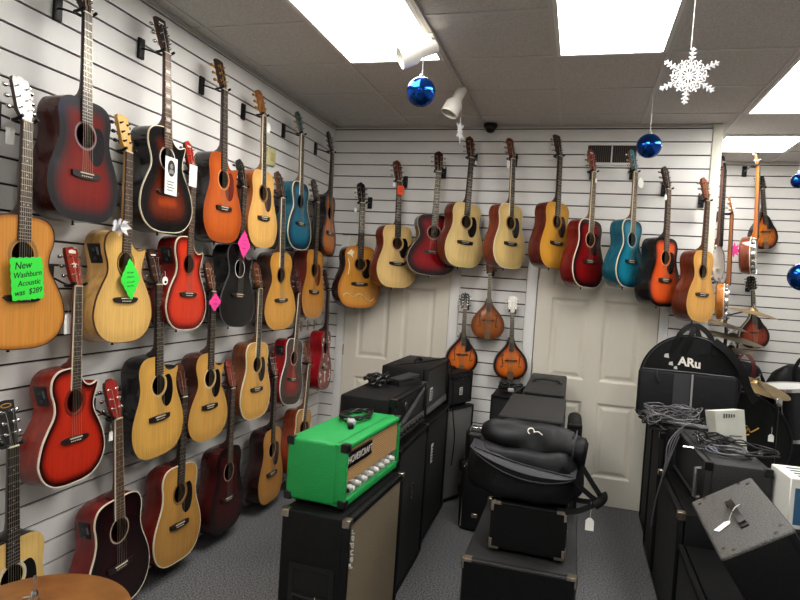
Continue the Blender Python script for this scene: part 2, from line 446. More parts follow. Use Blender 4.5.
HEADS = {
 'square': [(.021, 0), (.024, .018), (.031, .04), (.0345, .10), (.0375, .168), (.0, .172)],
 'curve': [(.021, 0), (.023, .014), (.032, .035), (.0355, .09), (.037, .145), (.031, .163), (.018, .168), (.008, .176), (0, .178)],
 'notch': [(.021, 0), (.024, .016), (.033, .034), (.036, .10), (.0385, .15), (.033, .168), (.02, .163), (.01, .172), (0, .174)],
 'peak': [(.021, 0), (.026, .02), (.033, .04), (.035, .12), (.033, .155), (.024, .168), (.012, .166), (.0, .18)],
 'waist': [(.021, 0), (.03, .02), (.036, .05), (.031, .09), (.035, .13), (.037, .15), (.026, .166), (.0, .17)],
}
_tn = {}
def tuner_mesh(side, metal, button):
    k = (side, metal.name, button.name)
    if k in _tn: return _tn[k]
    mb = MB()
    mb.tube([(0, -.002, 0), (0, -.018, 0)], [.0045, .0028], 8)
    mb.tube([(0, 0, 0), (0, -.002, 0)], .0065, 10)
    mb.box((-.008, .014, -.009), (.008, .022, .009))
    mb.tube([(0, .018, 0), (side*.026, .018, 0)], .0022, 6)
    ox = side*.034
    mb.tube([(ox-.009, .018, 0), (ox-.007, .018, 0), (ox, .018, 0), (ox+.007, .018, 0), (ox+.009, .018, 0)], [.003, .0075, .0085, .0075, .003], 10, 1)
    _tn[k] = mb.mesh('tuner', [metal, button]); return _tn[k]

def make_guitar(g):
    """local frame: x right, y to the back, z up the neck; origin at the tail of the top"""
    style = g.get('style', 'dread'); wf = g.get('wf', 1); nm = g['id']
    r = thing(g.get('name', 'acoustic_guitar'), g['label'], 'guitar', None, g['group'])
    poly = outline(style, wf); zmax = .51
    dep = g.get('dep', .122)
    SIDE = wood('side_'+nm, g['side'], .25, .3)
    bd = bodyshell(MB(), poly, dep, zmax)
    body = bd.obj('body', SIDE, r)
    cen, mid, edge = g['top']
    link('soundboard', soundboard('soundboard', poly, topmat('top_'+nm, cen, mid, edge, g.get('bw', .1), g.get('rough', .24), g.get('grain', .1))), r)
    if g.get('bind'): binding_mesh(poly, g.get('bindw', .0031)).obj('binding', mat('binding_%d_%d_%d' % g['bind'], g['bind'], .35), r)
    # inside seen through the hole
    # rosette
    rc = g.get('ros', (60, 40, 30)); rm = MB(); vs = []; fs = []
    r0, r1 = g.get('rosr', (.053, .061))
    for i in range(48):
        q = 2*PI*i/48
        for rad, y in ((r0, -.0006), (r1, -.0006)): vs.append((rad*math.cos(q), y, SH[1]+rad*math.sin(q)))
    for i in range(48): j = (i+1) % 48; fs.append((2*i, 2*i+1, 2*j+1, 2*j))
    rm.add(vs, fs).obj('rosette', mat('rosette_%d_%d_%d' % rc, rc, .4, noise=.4, scale=300), r)
    # pickguard
    if g.get('pg'):
        pg = g['pg']; P = []
        for k in range(11):
            q = math.radians(42-k*11.5); P.append((.0635*math.cos(q), SH[1]+.0635*math.sin(q)))
        out = [(0, 0), (.026, .272), (.042, .25), (.065, .243), (.09, .258), (.105, .295), (.108, .335), (.1, .378), (.079, .405)]
        o2 = spline([(p[0]*wf, 0, p[1]) for p in [(P[-1])]+out[1:]+[P[0]]], 4)
        P = P+[(p.x, p.z) for p in o2[1:-1]]
        MB().prism(P, -.0017, -.0002).obj('pickguard', mat('pickguard_%d_%d_%d' % pg, pg, .18), r)
    # bridge
    bz = .196
    half = [(.0, -.018), (.035, -.017), (.055, -.014), (.076, -.011), (.078, .011), (.05, .013), (0, .013)] if g.get('bridge', 0) == 0 else [(0, -.016), (.045, -.015), (.07, -.011), (.084, .002), (.075, .009), (.045, .012), (0, .012)]
    bp = [(x, bz+z) for x, z in half]+[(-x, bz+z) for x, z in half[::-1][1:-1]]
    br = MB().prism(bp, -.009, 0, 0)
    for k in range(6): br.tube([(-.027+k*.0108, -.009, bz-.007), (-.027+k*.0108, -.0115, bz-.007)], .0027, 6, 1)
    bo = br.obj('bridge', [mat('bridge_wood', (38, 28, 26), .4), CREAM], r)
    MB().box((-.037, -.0125, bz+.0035), (.037, -.009, bz+.008)).obj('saddle', CREAM, bo)
    # neck
    NW = wood('neck_'+nm, g.get('neck', (60, 38, 28)), .3, .3)
    zn = .865
    nk = neck_mesh(.41, zn, .057, .0445, .078).obj('neck', NW, r)
    # fretboard with frets and dots
    FB = g.get('fb', (38, 27, 24)); fbm = MB()
    zb = SH[1]+SHR+.002
    def fw(z): return (.057+(.0445-.057)*(z-.41)/(zn-.41))/2
    fbm.add([(-fw(zb), 0, zb), (fw(zb), 0, zb), (fw(zn), 0, zn), (-fw(zn), 0, zn), (-fw(zb), -.006, zb), (fw(zb), -.006, zb), (fw(zn), -.0055, zn), (-fw(zn), -.0055, zn)], [(0, 1, 2, 3), (4, 5, 6, 7), (0, 1, 5, 4), (1, 2, 6, 5), (2, 3, 7, 6), (3, 0, 4, 7)])
    sc = .65
    for k in range(1, 21):
        z = zn-sc*(1-2**(-k/12))
        if z < zb+.002: break
        w = fw(z)-.001; fbm.box((-w, -.0072, z-.0009), (w, -.0055, z+.0009), 1)
    blocks = g.get('blocks')
    for k in (3, 5, 7, 9, 12, 15, 17):
        z = zn-sc*(1-2**(-(k-.5)/12))
        if blocks and k != 17: fbm.box((-.015, -.0066, z-.008), (.015, -.0055, z+.008), 2)
        else:
            for dx in ((-.009, .009) if k == 12 else (0,)): fbm.tube([(dx, -.0055, z), (dx, -.0066, z)], .0032, 8, 2)
    if g.get('fbind'):
        for s in (-1, 1): fbm.add([(s*fw(zb), -.0064, zb), (s*(fw(zb)-.002), -.0064, zb), (s*(fw(zn)-.002), -.006, zn), (s*fw(zn), -.006, zn), (s*(fw(zb)+.0006), 0, zb), (s*(fw(zn)+.0006), 0, zn)], [(0, 1, 2, 3), (0, 3, 5, 4)], 3)
    fbm.obj('fretboard', [mat('fretboard_%d_%d_%d' % FB, FB, .45, noise=.2, scale=60), FRETM, PEARL, CREAM], r)
    MB().box((-.0222, -.0085, zn), (.0222, .0, zn+.005)).obj('nut', CREAM, r)
    # headstock, tilted back
    hp = HEADS[g.get('head', 'curve')]; HM = g.get('hface', (60, 35, 28))
    hp_ = [(x, z) for x, z in hp]+[(-x, z) for x, z in hp[::-1] if x > 0]
    hm = MB().prism(hp_, 0, .015, 1)
    hm.prism([(x*.985, z+.0008) for x, z in hp_], -.0012, 0, 0)
    h = hm.obj('headstock', [mat('headface_%d_%d_%d' % HM, HM, .2, coat=.3), NW], r)
    h.matrix_local = Matrix.Translation((0, .001, zn+.005)) @ Matrix.Rotation(-math.radians(13), 4, 'X')
    btn = {'c': CHROME, 'w': CREAM, 'b': BLACK, 'g': GOLD}[g.get('tun', 'c')]
    mtl = {'g': GOLD, 'b': BLK_METAL}.get(g.get('tun', 'c'), CHROME)
    for k in range(3):
        for s in (-1, 1):
            t = link('tuner', tuner_mesh(s, mtl, btn), h); t.location = (s*(.0215+.001*k), 0, .045+.042*k)
    d = g.get('decal')
    if d == 'star':
        P = []
        for k in range(10):
            q = PI/2+k*PI/5; rr = .017 if k % 2 == 0 else .0075; P.append((rr*math.cos(q), .092+rr*math.sin(q)))
        MB().prism(P, -.0022, -.001).obj('star_inlay', PEARL, h)
        MB().prism([(x*.8, z) for x, z in [(-.026, .143), (.026, .143), (.028, .155), (0, .161), (-.028, .155)]], -.0022, -.001).obj('scroll_logo', PEARL, h)
    elif d == 'goldoval':
        m2 = MB().prism([(.024*math.cos(q), .152+.009*math.sin(q)) for q in [2*PI*k/20 for k in range(20)]], -.0022, -.001, 0)
        m2.prism([(.018*math.cos(q), .152+.0055*math.sin(q)) for q in [2*PI*k/20 for k in range(20)]], -.0026, -.001, 1)
        m2.obj('oval_logo', [GOLD, DARKIN], h)
    elif d == 'bar':
        MB().box((-.018, -.0022, .143), (.018, -.001, .150)).obj('logo_inlay', PEARL, h)
    elif d == 'gold':
        m2 = MB()
        for k in range(4): m2.tube([(-.012+.003*k, -.0016, .03+.03*k), (.013-.004*k, -.0016, .05+.03*k)], .0022, 5)
        m2.obj('gold_inlay', GOLD, h)
    # strings
    st = MB()
    for k in range(6):
        x0, x1 = -.0275+k*.011, -.0185+k*.0074
        s = -1 if k < 3 else 1; kk = k if k < 3 else 5-k
        st.tube([(x0, -.0125, bz+.006), (x1, -.0088, zn+.002), (s*.0165, -.004+.01*kk, zn+.05+.041*kk)], .0006 if k > 2 else .0008, 3, cap=False)
    st.obj('string_set', STRING, r)
    # end pin
    MB().lathe([(0, -.014), (.006, -.014), (.0065, -.011), (.004, -.006), (.0045, 0)], 12, M=T(0, dep*.5, 0)).obj('strap_button', BLACK, r)
    if g.get('preamp'):
        # on the bass-side upper bout; find the rim there
        zc = .40; pts = [p for p in poly if p[0] < 0]
        i = min(range(len(pts)), key=lambda k: abs(pts[k][1]-zc)); a, b = pts[i-1], pts[(i+1) % len(pts)]
        t = V((b[0]-a[0], 0, b[1]-a[1])).normalized()
        if t.z < 0: t = -t
        nrm = V((-t.z, 0, t.x));
        if nrm.x > 0: nrm = -nrm
        M = basis((pts[i][0], .055, pts[i][1]), (0, 1, 0), nrm, V((0, 1, 0)).cross(nrm)*-1 if (V((0, 1, 0)).cross(nrm)).dot(t) < 0 else V((0, 1, 0)).cross(nrm))
        p = MB().rbox((-.032, -.008, -.046), (.032, .002, .046), .004, M=None)
        p.tube([(-.0, .002, -.02), (0, .008, -.02)], .007, 10, 1); p.tube([(-.0, .002, .02), (0, .008, .02)], .007, 10, 1)
        p.box((-.022, .002, -.004), (-.012, .003, .03), 2)
        o = p.obj('preamp', [mat('preamp_black', (24, 24, 25), .3), mat('preamp_knob', (70, 70, 70), .4), mat('preamp_panel', (110, 112, 108), .3)], r); o.matrix_local = M
    if g.get('floral'):
        fl = MB(); rnd = random.Random(3)
        for (cx, cz, rr, a0, a1) in ((-.07, .42, .03, 0, 5), (.06, .44, .022, 1, 6), (-.05, .28, .045, .5, 4), (.07, .27, .04, 3, 7), (-.12, .12, .03, 0, 5), (.12, .12, .03, -2, 3), (-.02, .20, .03, 2, 6), (.05, .18, .025, 0, 4)):
            fl.tube([((cx+rr*(1-.12*k)*math.cos(a0+(a1-a0)*k/8)), -.001, cz+rr*(1-.12*k)*math.sin(a0+(a1-a0)*k/8)) for k in range(9)], .0035, 5)
        for (x, z) in ((-.13, .15), (-.10, .08), (.13, .15), (.1, .08), (-.09, .39), (.08, .41)):
            fl.prism([(x+.016*math.cos(q)*(1 if k % 2 else .4), z+.016*math.sin(q)*(1 if k % 2 else .4)) for k, q in enumerate([2*PI*k/10 for k in range(10)])], -.0015, -.0002)
        fl.prism([(-.012, .07), (.012, .07), (.008, .13), (.03, .16), (-.03, .16), (-.008, .13)], -.0015, -.0002)
        fl.obj('floral_inlay', PEARL, r)
    if g.get('streaks'):
        wm = MB()  # pale cream strokes and one patch laid on the top
        wm.tube(spline([(-.15, -.0008, .10), (-.11, -.0008, .118), (-.06, -.0008, .09), (0, -.0008, .115), (.06, -.0008, .085), (.11, -.0008, .06), (.15, -.0008, .09)], 4), .0032, 4)
        wm.prism([(-.13, .44), (-.09, .475), (-.06, .455), (-.075, .43), (-.07, .41), (-.095, .43)], -.0008, -.0002)
        wm.tube(spline([(-.115, -.0008, .40), (-.10, -.0008, .34), (-.11, -.0008, .27)], 4), .004, 4)
        wm.obj('pale_streaks', mat('pale_streaks', (240, 225, 185), .3), r)
    return r

HANG_N = []
def place(r, A, B, nrm, total=1.043):
    """stand the instrument between its head A and tail B with the top facing nrm"""
    A, B = V(A), V(B); z = (A-B).normalized(); s = (A-B).length/total
    y = -V(nrm); y = (y-z*y.dot(z)).normalized(); x = y.cross(z)
    r.matrix_world = basis(B, x, y, z, s); return s

def pix(p):
    d = p-CAM; z = d.dot(Fv); return 400+FOC*d.dot(Rv)/z, 300-FOC*d.dot(Uv)/z
def fit(r, g, planeA, planeB, nrm):
    """measure the instrument against the photo and settle its true place on the hanging planes (ax, value)"""
    a, b = list(g['A']), list(g['B']); ax = planeA[0]
    low = [p for p in outline(g.get('style', 'dread'), g.get('wf', 1)) if p[1] < .26]
    for _ in range(6):
        s = place(r, at(*a, ax, planeA[1]), at(*b, ax, planeB[1]), nrm); M = r.matrix_world
        q = [pix(M @ V((x, 0, z))) for x, z in low]
        um = (min(p[0] for p in q)+max(p[0] for p in q))/2; vm = max(p[1] for p in q)
        t = math.radians(13); h = pix(M @ V((0, .001+.172*math.sin(t), .87+.172*math.cos(t))))
        b[0] += g.get('m', g['B'][0])-um; b[1] += g['B'][1]-vm; a[0] += g['A'][0]-h[0]; a[1] += g['A'][1]-h[1]
    return s
def hanger(r, wall, desc, znut=.868, s=1, wallpos=None):
    M = r.matrix_world; p = M @ V((0, .012, znut)); x = (M.to_3x3() @ V((1, 0, 0))).normalized(); y = (M.to_3x3() @ V((0, 1, 0))).normalized()
    if wall == 'L': w = V((0, p.y, p.z+.028)); n = V((1, 0, 0)); t = V((0, 1, 0))
    elif wall == 'B': w = V((p.x, 0, p.z+.028)); n = V((0, -1, 0)); t = V((1, 0, 0))
    else: w = V((p.x, 1.35, p.z+.028)); n = V((0, -1, 0)); t = V((1, 0, 0))
    h = thing('wall_hanger', 'black wall hanger holding '+desc, 'wall hanger', Matrix.Translation(w), 'guitar wall hangers')
    m = MB(); Mp = basis((0, 0, 0), t, n, (0, 0, 1)); m.rbox((-.02, 0, -.05), (.02, .014, .048), .003, M=Mp); m.obj('mount_plate', BLACK, h)
    back = p+y*.035-w
    MB().tube([n*.012, n*.04+(back-n*back.dot(n))*.2, back], .0045, 8).obj('arm', BLK_METAL, h)
    c = p+y*.022-w; yo = [c+x*.034*s-y*.050, c+x*.033*s-y*.02, c+x*.026*s+y*.006, c+y*.013, c-x*.026*s+y*.006, c-x*.033*s-y*.02, c-x*.034*s-y*.05]
    yo[0] = yo[0]+V((0, 0, .012)); yo[-1] = yo[-1]+V((0, 0, .012))
    MB().tube(spline(yo, 3), .0062, 8).obj('yoke', BLACK, h)
    return h
# ------------------------------------------------------------------ the guitars of the left wall
CRM = (228, 218, 190); DKB = (60, 40, 30)
def nat(c): return (c, c, tuple(int(x*.93) for x in c))
GL = [
 dict(id='0', A=(.16, -3.60, 2.79), B=(.18, -3.56, 1.80), side=(25, 24, 25), top=((28, 27, 28),)*3, style='grand', hface=(25, 24, 24), label='black guitar in the top row cut off by the left edge of the photo'),
 dict(id='1', A=(80, -27), B=(90, 223), style='dread', side=(66, 24, 21), top=((128, 34, 26), (112, 33, 28), (42, 40, 43)), bw=.12, neck=(40, 28, 25), hface=(60, 38, 28), pg=(38, 34, 38), ros=(120, 118, 120), tun='c', label='dark red burst dreadnought with grey edges, nearest whole guitar in the top row'),
 dict(id='2', A=(160, 18), B=(165, 233), style='grandcut', side=(22, 20, 20), top=((210, 88, 28), (110, 40, 18), (10, 9, 10)), bw=.185, neck=(95, 60, 42), fb=(88, 58, 42), blocks=True, hface=(28, 25, 25), head='square', bind=CRM, ros=(190, 185, 175), tun='c', decal='bar', bridge=1, label='black guitar with orange centre and block fret markers in the top row'),
 dict(id='3', A=(219, 60), B=(218, 243), style='dreadcut', side=(38, 32, 30), top=((186, 94, 38), (182, 90, 36), (160, 76, 30)), neck=(70, 42, 28), hface=(52, 38, 24), head='square', pg=(104, 34, 20), ros=(190, 140, 90), decal='gold', tun='g', label='orange mahogany cutaway guitar with a dark red pickguard in the top row'),
 dict(id='4', A=(259, 90), B=(262, 248), style='dread', side=(146, 82, 42), top=nat((226, 178, 104)), neck=(150, 96, 52), hface=(140, 88, 42), head='waist', pg=(60, 38, 28), tun='g', fbind=True, label='pale blonde dreadnought with brown sides and amber headstock in the top row'),
 dict(id='5', A=(298, 112), B=(297, 250), style='grand', side=(26, 88, 104), top=((22, 106, 130), (20, 92, 116), (8, 44, 58)), bw=.09, neck=(120, 96, 70), hface=(22, 82, 88), bind=CRM, bridge=1, fbind=True, label='teal blue guitar with cream binding in the top row of the left wall'),
 dict(id='6', A=(329, 132), B=(327, 257), style='grand', wf=.86, side=(34, 28, 28), top=((196, 116, 44), (182, 100, 38), (70, 36, 18)), bw=.08, neck=(48, 32, 28), hface=(45, 28, 24), head='peak', label='small brown sunburst guitar in the top row nearest the back corner'),
 dict(id='7', A=(20, 77), B=(28, 350), style='grand', wf=1.02, side=(96, 58, 36), top=((204, 142, 66), (200, 138, 62), (170, 110, 46)), bw=.03, neck=(70, 50, 38), fb=(70, 54, 46), hface=(215, 213, 212), head='notch', tun='c', bind=(70, 45, 28), bindw=.003, ros=(150, 112, 66), rosr=(.054, .068), bridge=1, label='amber natural guitar with a white headstock behind a green handwritten sign'),
 dict(id='8', A=(122, 115), B=(117, 343), style='grandcut', side=(206, 162, 96), top=nat((222, 180, 106)), neck=(214, 168, 92), fb=(70, 50, 40), hface=(218, 172, 88), head='notch', tun='b', bind=(92, 62, 36), bindw=.0025, ros=(70, 52, 36), preamp=True, bridge=1, label='blonde maple cutaway guitar with a green paper diamond over its sound hole'),
 dict(id='9', A=(188, 142), B=(186, 330), style='grandcut', side=(122, 22, 18), top=((206, 62, 34), (196, 52, 30), (96, 18, 14)), bw=.07, neck=(90, 32, 24), fb=(84, 60, 48), hface=(170, 45, 30), bind=CRM, decal='bar', preamp=True, bridge=1, ros=(96, 40, 26), label='bright red cutaway guitar with cream binding in the second row of the left wall'),
 dict(id='10', A=(240, 160), B=(234, 327), style='grandcut', side=(16, 16, 17), top=((17, 17, 18), (16, 16, 17), (12, 12, 13)), neck=(30, 28, 28), hface=(24, 23, 23), bind=(90, 90, 88), bindw=.0025, ros=(225, 225, 220), rosr=(.0525, .0575), bridge=1, fbind=False, label='black guitar with a white ring around its sound hole'),
 dict(id='11', A=(278, 172), B=(277, 330), style='grand', side=(66, 40, 28), top=nat((212, 156, 70)), neck=(110, 74, 46), hface=(66, 44, 34), fbind=True, bridge=1, ros=(140, 96, 50), label='honey coloured guitar with dark brown sides in the second row of the left wall'),
 dict(id='12', A=(314, 180), B=(310, 318), style='dread', wf=.95, side=(98, 36, 26), top=nat((204, 142, 66)), neck=(50, 36, 30), hface=(40, 30, 28), pg=(92, 38, 22), label='amber natural dreadnought with a reddish pickguard last in the second row of the left wall'),
 dict(id='13', A=(71, 247), B=(65, 488), style='grandcut', side=(132, 40, 24), top=((188, 52, 32), (180, 46, 28), (52, 14, 12)), bw=.07, neck=(120, 36, 24), fb=(48, 36, 32), hface=(150, 48, 28), head='notch', decal='star', bind=(225, 215, 195), bindw=.004, ros=(110, 30, 18), rosr=(.053, .066), preamp=True, fbind=True, bridge=1, label='red cutaway guitar with a white star on its headstock'),
 dict(id='14', A=(152, 250), B=(152, 460), style='dreadcut', side=(24, 23, 25), top=nat((216, 168, 88)), neck=(48, 30, 26), hface=(60, 38, 34), pg=(22, 20, 20), ros=(205, 180, 130), decal='bar', label='natural cutaway dreadnought with black sides in the third row of the left wall'),
 dict(id='15', A=(208, 262), B=(203, 442), style='grandcut', side=(72, 38, 30), top=nat((212, 164, 88)), neck=(70, 46, 38), hface=(104, 62, 40), pg=(24, 20, 20), ros=(205, 190, 160), label='natural cutaway guitar with dark brown sides in the third row of the left wall'),
 dict(id='16', A=(256, 263), B=(252, 420), style='dread', side=(112, 62, 34), top=nat((222, 172, 92)), neck=(120, 80, 48), hface=(110, 60, 38), bind=CRM, pg=(24, 20, 20), ros=(190, 160, 110), fbind=True, label='pale natural dreadnought with cream binding and black pickguard in the third row'),
 dict(id='17', A=(297, 272), B=(290, 405), style='dread', side=(140, 18, 22), top=((186, 36, 32), (130, 30, 28), (52, 44, 40)), bw=.18, neck=(70, 40, 34), hface=(70, 30, 26), bind=(230, 226, 215), pg=(58, 46, 42), preamp=True, fbind=True, bridge=1, ros=(190, 180, 170), label='red burst dreadnought with white binding in the third row of the left wall'),
 dict(id='18', A=(325, 270), B=(321, 390), style='grand', wf=.88, side=(146, 14, 26), top=((142, 62, 58), (138, 56, 52), (120, 40, 40)), neck=(66, 34, 30), hface=(90, 40, 34), floral=True, label='red guitar with white floral scrolls on its top beside the back corner'),
 dict(id='19', A='19', style='dread', side=(40, 30, 28), top=nat((226, 190, 118)), neck=(40, 32, 28), hface=(24, 23, 26), head='square', decal='goldoval', pg=(20, 18, 18), ros=(205, 198, 180), rosr=(.053, .066), label='pale natural dreadnought with black headstock behind the bronze cymbal at lower left'),
 dict(id='20', A=(110, 380), B=(108, 619), style='dread', side=(112, 26, 24), top=((40, 13, 17), (38, 12, 15), (26, 10, 12)), neck=(90, 40, 30), fb=(92, 62, 44), hface=(146, 42, 36), bind=CRM, ros=(168, 150, 130), preamp=True, fbind=True, pg=(30, 10, 14), label='very dark cherry dreadnought with cream binding in the bottom row of the left wall'),
 dict(id='21', A=(179, 364), B=(170, 568), style='dread', side=(102, 32, 24), top=nat((200, 150, 78)), neck=(60, 36, 28), hface=(84, 46, 34), bind=CRM, pg=(26, 22, 20), ros=(120, 80, 40), label='natural dreadnought with red brown sides in the bottom row of the left wall'),
 dict(id='22', A=(228, 360), B=(220, 535), style='dread', side=(66, 20, 18), top=((70, 20, 17), (62, 18, 16), (18, 10, 10)), bw=.1, neck=(60, 36, 30), fb=(66, 50, 44), hface=(130, 44, 32), ros=(160, 130, 110), label='dark red brown burst dreadnought in the bottom row of the left wall'),
 dict(id='23', A=(271, 352), B=(263, 505), style='dread', side=(42, 20, 20), top=nat((206, 148, 74)), neck=(42, 30, 28), hface=(70, 42, 34), pg=(40, 24, 20), ros=(180, 150, 110), label='natural dreadnought with almost black sides in the bottom row of the left wall'),
 dict(id='24', A=(307, 343), B=(298, 475), style='dread', side=(142, 62, 32), top=nat((206, 158, 92)), neck=(130, 90, 60), hface=(120, 60, 40), bind=CRM, pg=(34, 26, 24), fbind=True, label='natural dreadnought with orange brown sides behind the green amplifier in the bottom row'),
]
YAW = {'6': -3, '8': -3, '9': -4, '11': 3, '12': 2, '13': -4, '18': -4, '22': -2, '23': -3, '1': -1}
# lower bout of each top as measured in the photo (left, right)
MID = {'1': (46, 119), '2': (140, 192), '3': (202.5, 242), '4': (248, 277), '5': (288.5, 310.5), '6': (321.5, 336), '7': (-24, 59), '8': (94, 151), '9': (166, 206), '10': (220, 254), '11': (265, 295), '12': (301, 325), '13': (38, 105), '14': (132, 183), '15': (189, 226.5), '16': (239, 271.5), '17': (280, 302.5), '18': (317, 332), '20': (88, 148), '21': (155, 199), '22': (210, 243), '23': (259, 282), '24': (289, 311)}
MID.update({'b1': (338, 379.5), 'b2': (377, 415.5), 'b3': (410, 453), 'b4': (445, 482.5), 'b5': (494, 525), 'b6': (540, 571), 'b7': (572.5, 604), 'b8': (616, 644), 'b9': (648, 680), 'b10': (687.4, 714)})
ROOTS = {}
for g in GL:
    g['group'] = 'guitars on the left wall'
    if g['A'] == '19':
        A = AX(13, 400, .16); B = V((.18, A.y+.03, .09))
    elif len(g['A']) == 3: A, B = V(g['A']), V(g['B'])
    a = math.radians(YAW.get(g['id'], 0)); nv = (math.cos(a), -math.sin(a), 0)
    r = make_guitar(g); ROOTS[g['id']] = r
    if g['A'] == '19' or len(g['A']) == 3: s = place(r, A, B, nv)
    else:
        if g['id'] in MID: l, q = MID[g['id']]; g['m'] = (l+q)/2
        s = fit(r, g, (0, .15), (0, .19), nv)
    g['r'] = r; g['s'] = s

GB = [
 dict(id='b1', A=(361, 183), B=(355, 308), yaw=50, side=(58, 30, 24), top=((206, 146, 58), (204, 142, 54), (176, 112, 40)), bw=.05, neck=(80, 54, 40), hface=(24, 22, 22), pg=(30, 24, 22), ros=(130, 100, 60), streaks=True, label='glossy amber dreadnought with white streaks leftmost on the back wall'),
 dict(id='b2', A=(397, 161), B=(397, 288), yaw=53, side=(112, 42, 28), top=nat((228, 194, 130)), neck=(80, 48, 34), hface=(90, 44, 30), pg=(26, 22, 22), ros=(190, 150, 90), label='pale natural dreadnought with an orange tag on its neck'),
 dict(id='b3', A=(439, 152), B=(432, 276), yaw=30, style='grand', wf=1.06, side=(50, 22, 22), top=((146, 18, 26), (120, 16, 22), (28, 10, 14)), bw=.11, neck=(70, 50, 42), hface=(60, 34, 28), bind=(170, 150, 130), bindw=.003, pg=(40, 16, 18), bridge=1, ros=(150, 120, 100), label='dark crimson burst round shouldered guitar on the back wall'),
 dict(id='b4', A=(470, 137), B=(463, 268), yaw=51, side=(104, 44, 28), top=nat((232, 204, 140)), neck=(70, 46, 38), hface=(80, 44, 32), pg=(34, 32, 32), ros=(190, 160, 110), label='pale spruce dreadnought under the small hanging snowflake on the back wall'),
 dict(id='b5', A=(510, 138), B=(504, 269), yaw=58, side=(122, 56, 36), top=nat((230, 200, 134)), neck=(120, 70, 44), hface=(112, 62, 36), head='waist', bind=CRM, bindw=.0025, pg=(42, 44, 50), fbind=True, ros=(160, 110, 60), label='pale spruce dreadnought with orange brown headstock and sides on the back wall'),
 dict(id='b6', A=(557, 135), B=(552, 269), yaw=56, side=(92, 34, 24), top=nat((214, 158, 62)), neck=(70, 40, 32), hface=(46, 32, 28), head='square', pg=(56, 34, 26), ros=(120, 80, 40), label='amber yellow dreadnought left of the wall vent'),
 dict(id='b7', A=(591, 150), B=(582, 288), yaw=55, side=(112, 18, 20), top=((132, 16, 18), (112, 14, 16), (30, 8, 10)), bw=.09, neck=(140, 110, 80), fb=(104, 82, 62), hface=(130, 44, 36), bind=CRM, bindw=.0036, fbind=True, ros=(190, 170, 130), pg=(50, 12, 14), decal='bar', label='deep red dreadnought with cream binding under the wall vent'),
 dict(id='b8', A=(632, 150), B=(624, 288), yaw=55, style='grand', wf=.95, side=(24, 92, 108), top=((26, 124, 144), (22, 112, 134), (10, 60, 76)), bw=.07, neck=(140, 120, 90), fb=(104, 86, 66), hface=(30, 96, 112), bind=CRM, bindw=.0036, fbind=True, bridge=1, ros=(170, 170, 160), label='turquoise guitar with cream binding on the back wall'),
 dict(id='b9', A=(665, 167), B=(657, 307), yaw=50, side=(24, 20, 20), top=((214, 92, 40), (206, 80, 34), (12, 9, 9)), bw=.085, neck=(70, 52, 44), fb=(84, 66, 56), hface=(50, 28, 26), pg=(26, 20, 20), ros=(196, 140, 90), label='orange and black sunburst dreadnought on the back wall'),
 dict(id='b10', A=(704, 178), B=(697, 322), yaw=50, style='grand', wf=.92, side=(96, 46, 28), top=nat((218, 164, 84)), neck=(118, 78, 52), fb=(80, 58, 46), hface=(132, 80, 56), ros=(120, 80, 40), bridge=1, label='light natural parlour guitar hanging in front of the cream corner post'),
]
for g in GB:
    g['group'] = 'guitars on the back wall'
    a = math.radians(g['yaw']); l, q = MID[g['id']]; g['m'] = (l+q)/2
    r = make_guitar(g); s = fit(r, g, (1, -.21), (1, -.25), (math.sin(a), -math.cos(a), 0)); ROOTS[g['id']] = r
    g['r'] = r; g['s'] = s
bpy.context.view_layer.update()
SHORT = {'0': 'black guitar cut off by the left edge', '1': 'dark red burst dreadnought with grey edges', '2': 'black guitar with block fret markers', '3': 'orange mahogany cutaway guitar', '4': 'pale blonde dreadnought with amber headstock', '5': 'teal blue guitar', '6': 'small brown sunburst guitar in the corner', '7': 'amber guitar with the white headstock', '8': 'blonde maple cutaway guitar', '9': 'bright red cutaway guitar', '10': 'black guitar with the white sound hole ring', '11': 'honey guitar with dark brown sides', '12': 'amber dreadnought with the reddish pickguard', '13': 'red guitar with the headstock star', '14': 'natural cutaway with black sides', '15': 'natural cutaway with dark brown sides', '16': 'natural dreadnought with cream binding, third row', '17': 'red burst dreadnought with white binding', '18': 'red guitar with white floral scrolls', '19': 'natural guitar with the black headstock, lower left', '20': 'very dark cherry dreadnought', '21': 'natural dreadnought with red brown sides, bottom row', '22': 'dark red brown burst dreadnought', '23': 'natural dreadnought with almost black sides', '24': 'natural guitar behind the green amplifier',
 'b1': 'glossy amber dreadnought with streaks', 'b2': 'pale dreadnought with the orange tag', 'b3': 'dark crimson round shouldered guitar', 'b4': 'spruce dreadnought under the small snowflake', 'b5': 'spruce dreadnought with orange brown sides', 'b6': 'amber yellow dreadnought left of the vent', 'b7': 'deep red dreadnought under the vent', 'b8': 'turquoise guitar', 'b9': 'orange and black sunburst dreadnought', 'b10': 'light natural parlour guitar'}
for g in GL: hanger(g['r'], 'L', 'the '+SHORT[g['id']], s=g['s'])
for g in GB: hanger(g['r'], 'B', 'the '+SHORT[g['id']], s=g['s'])

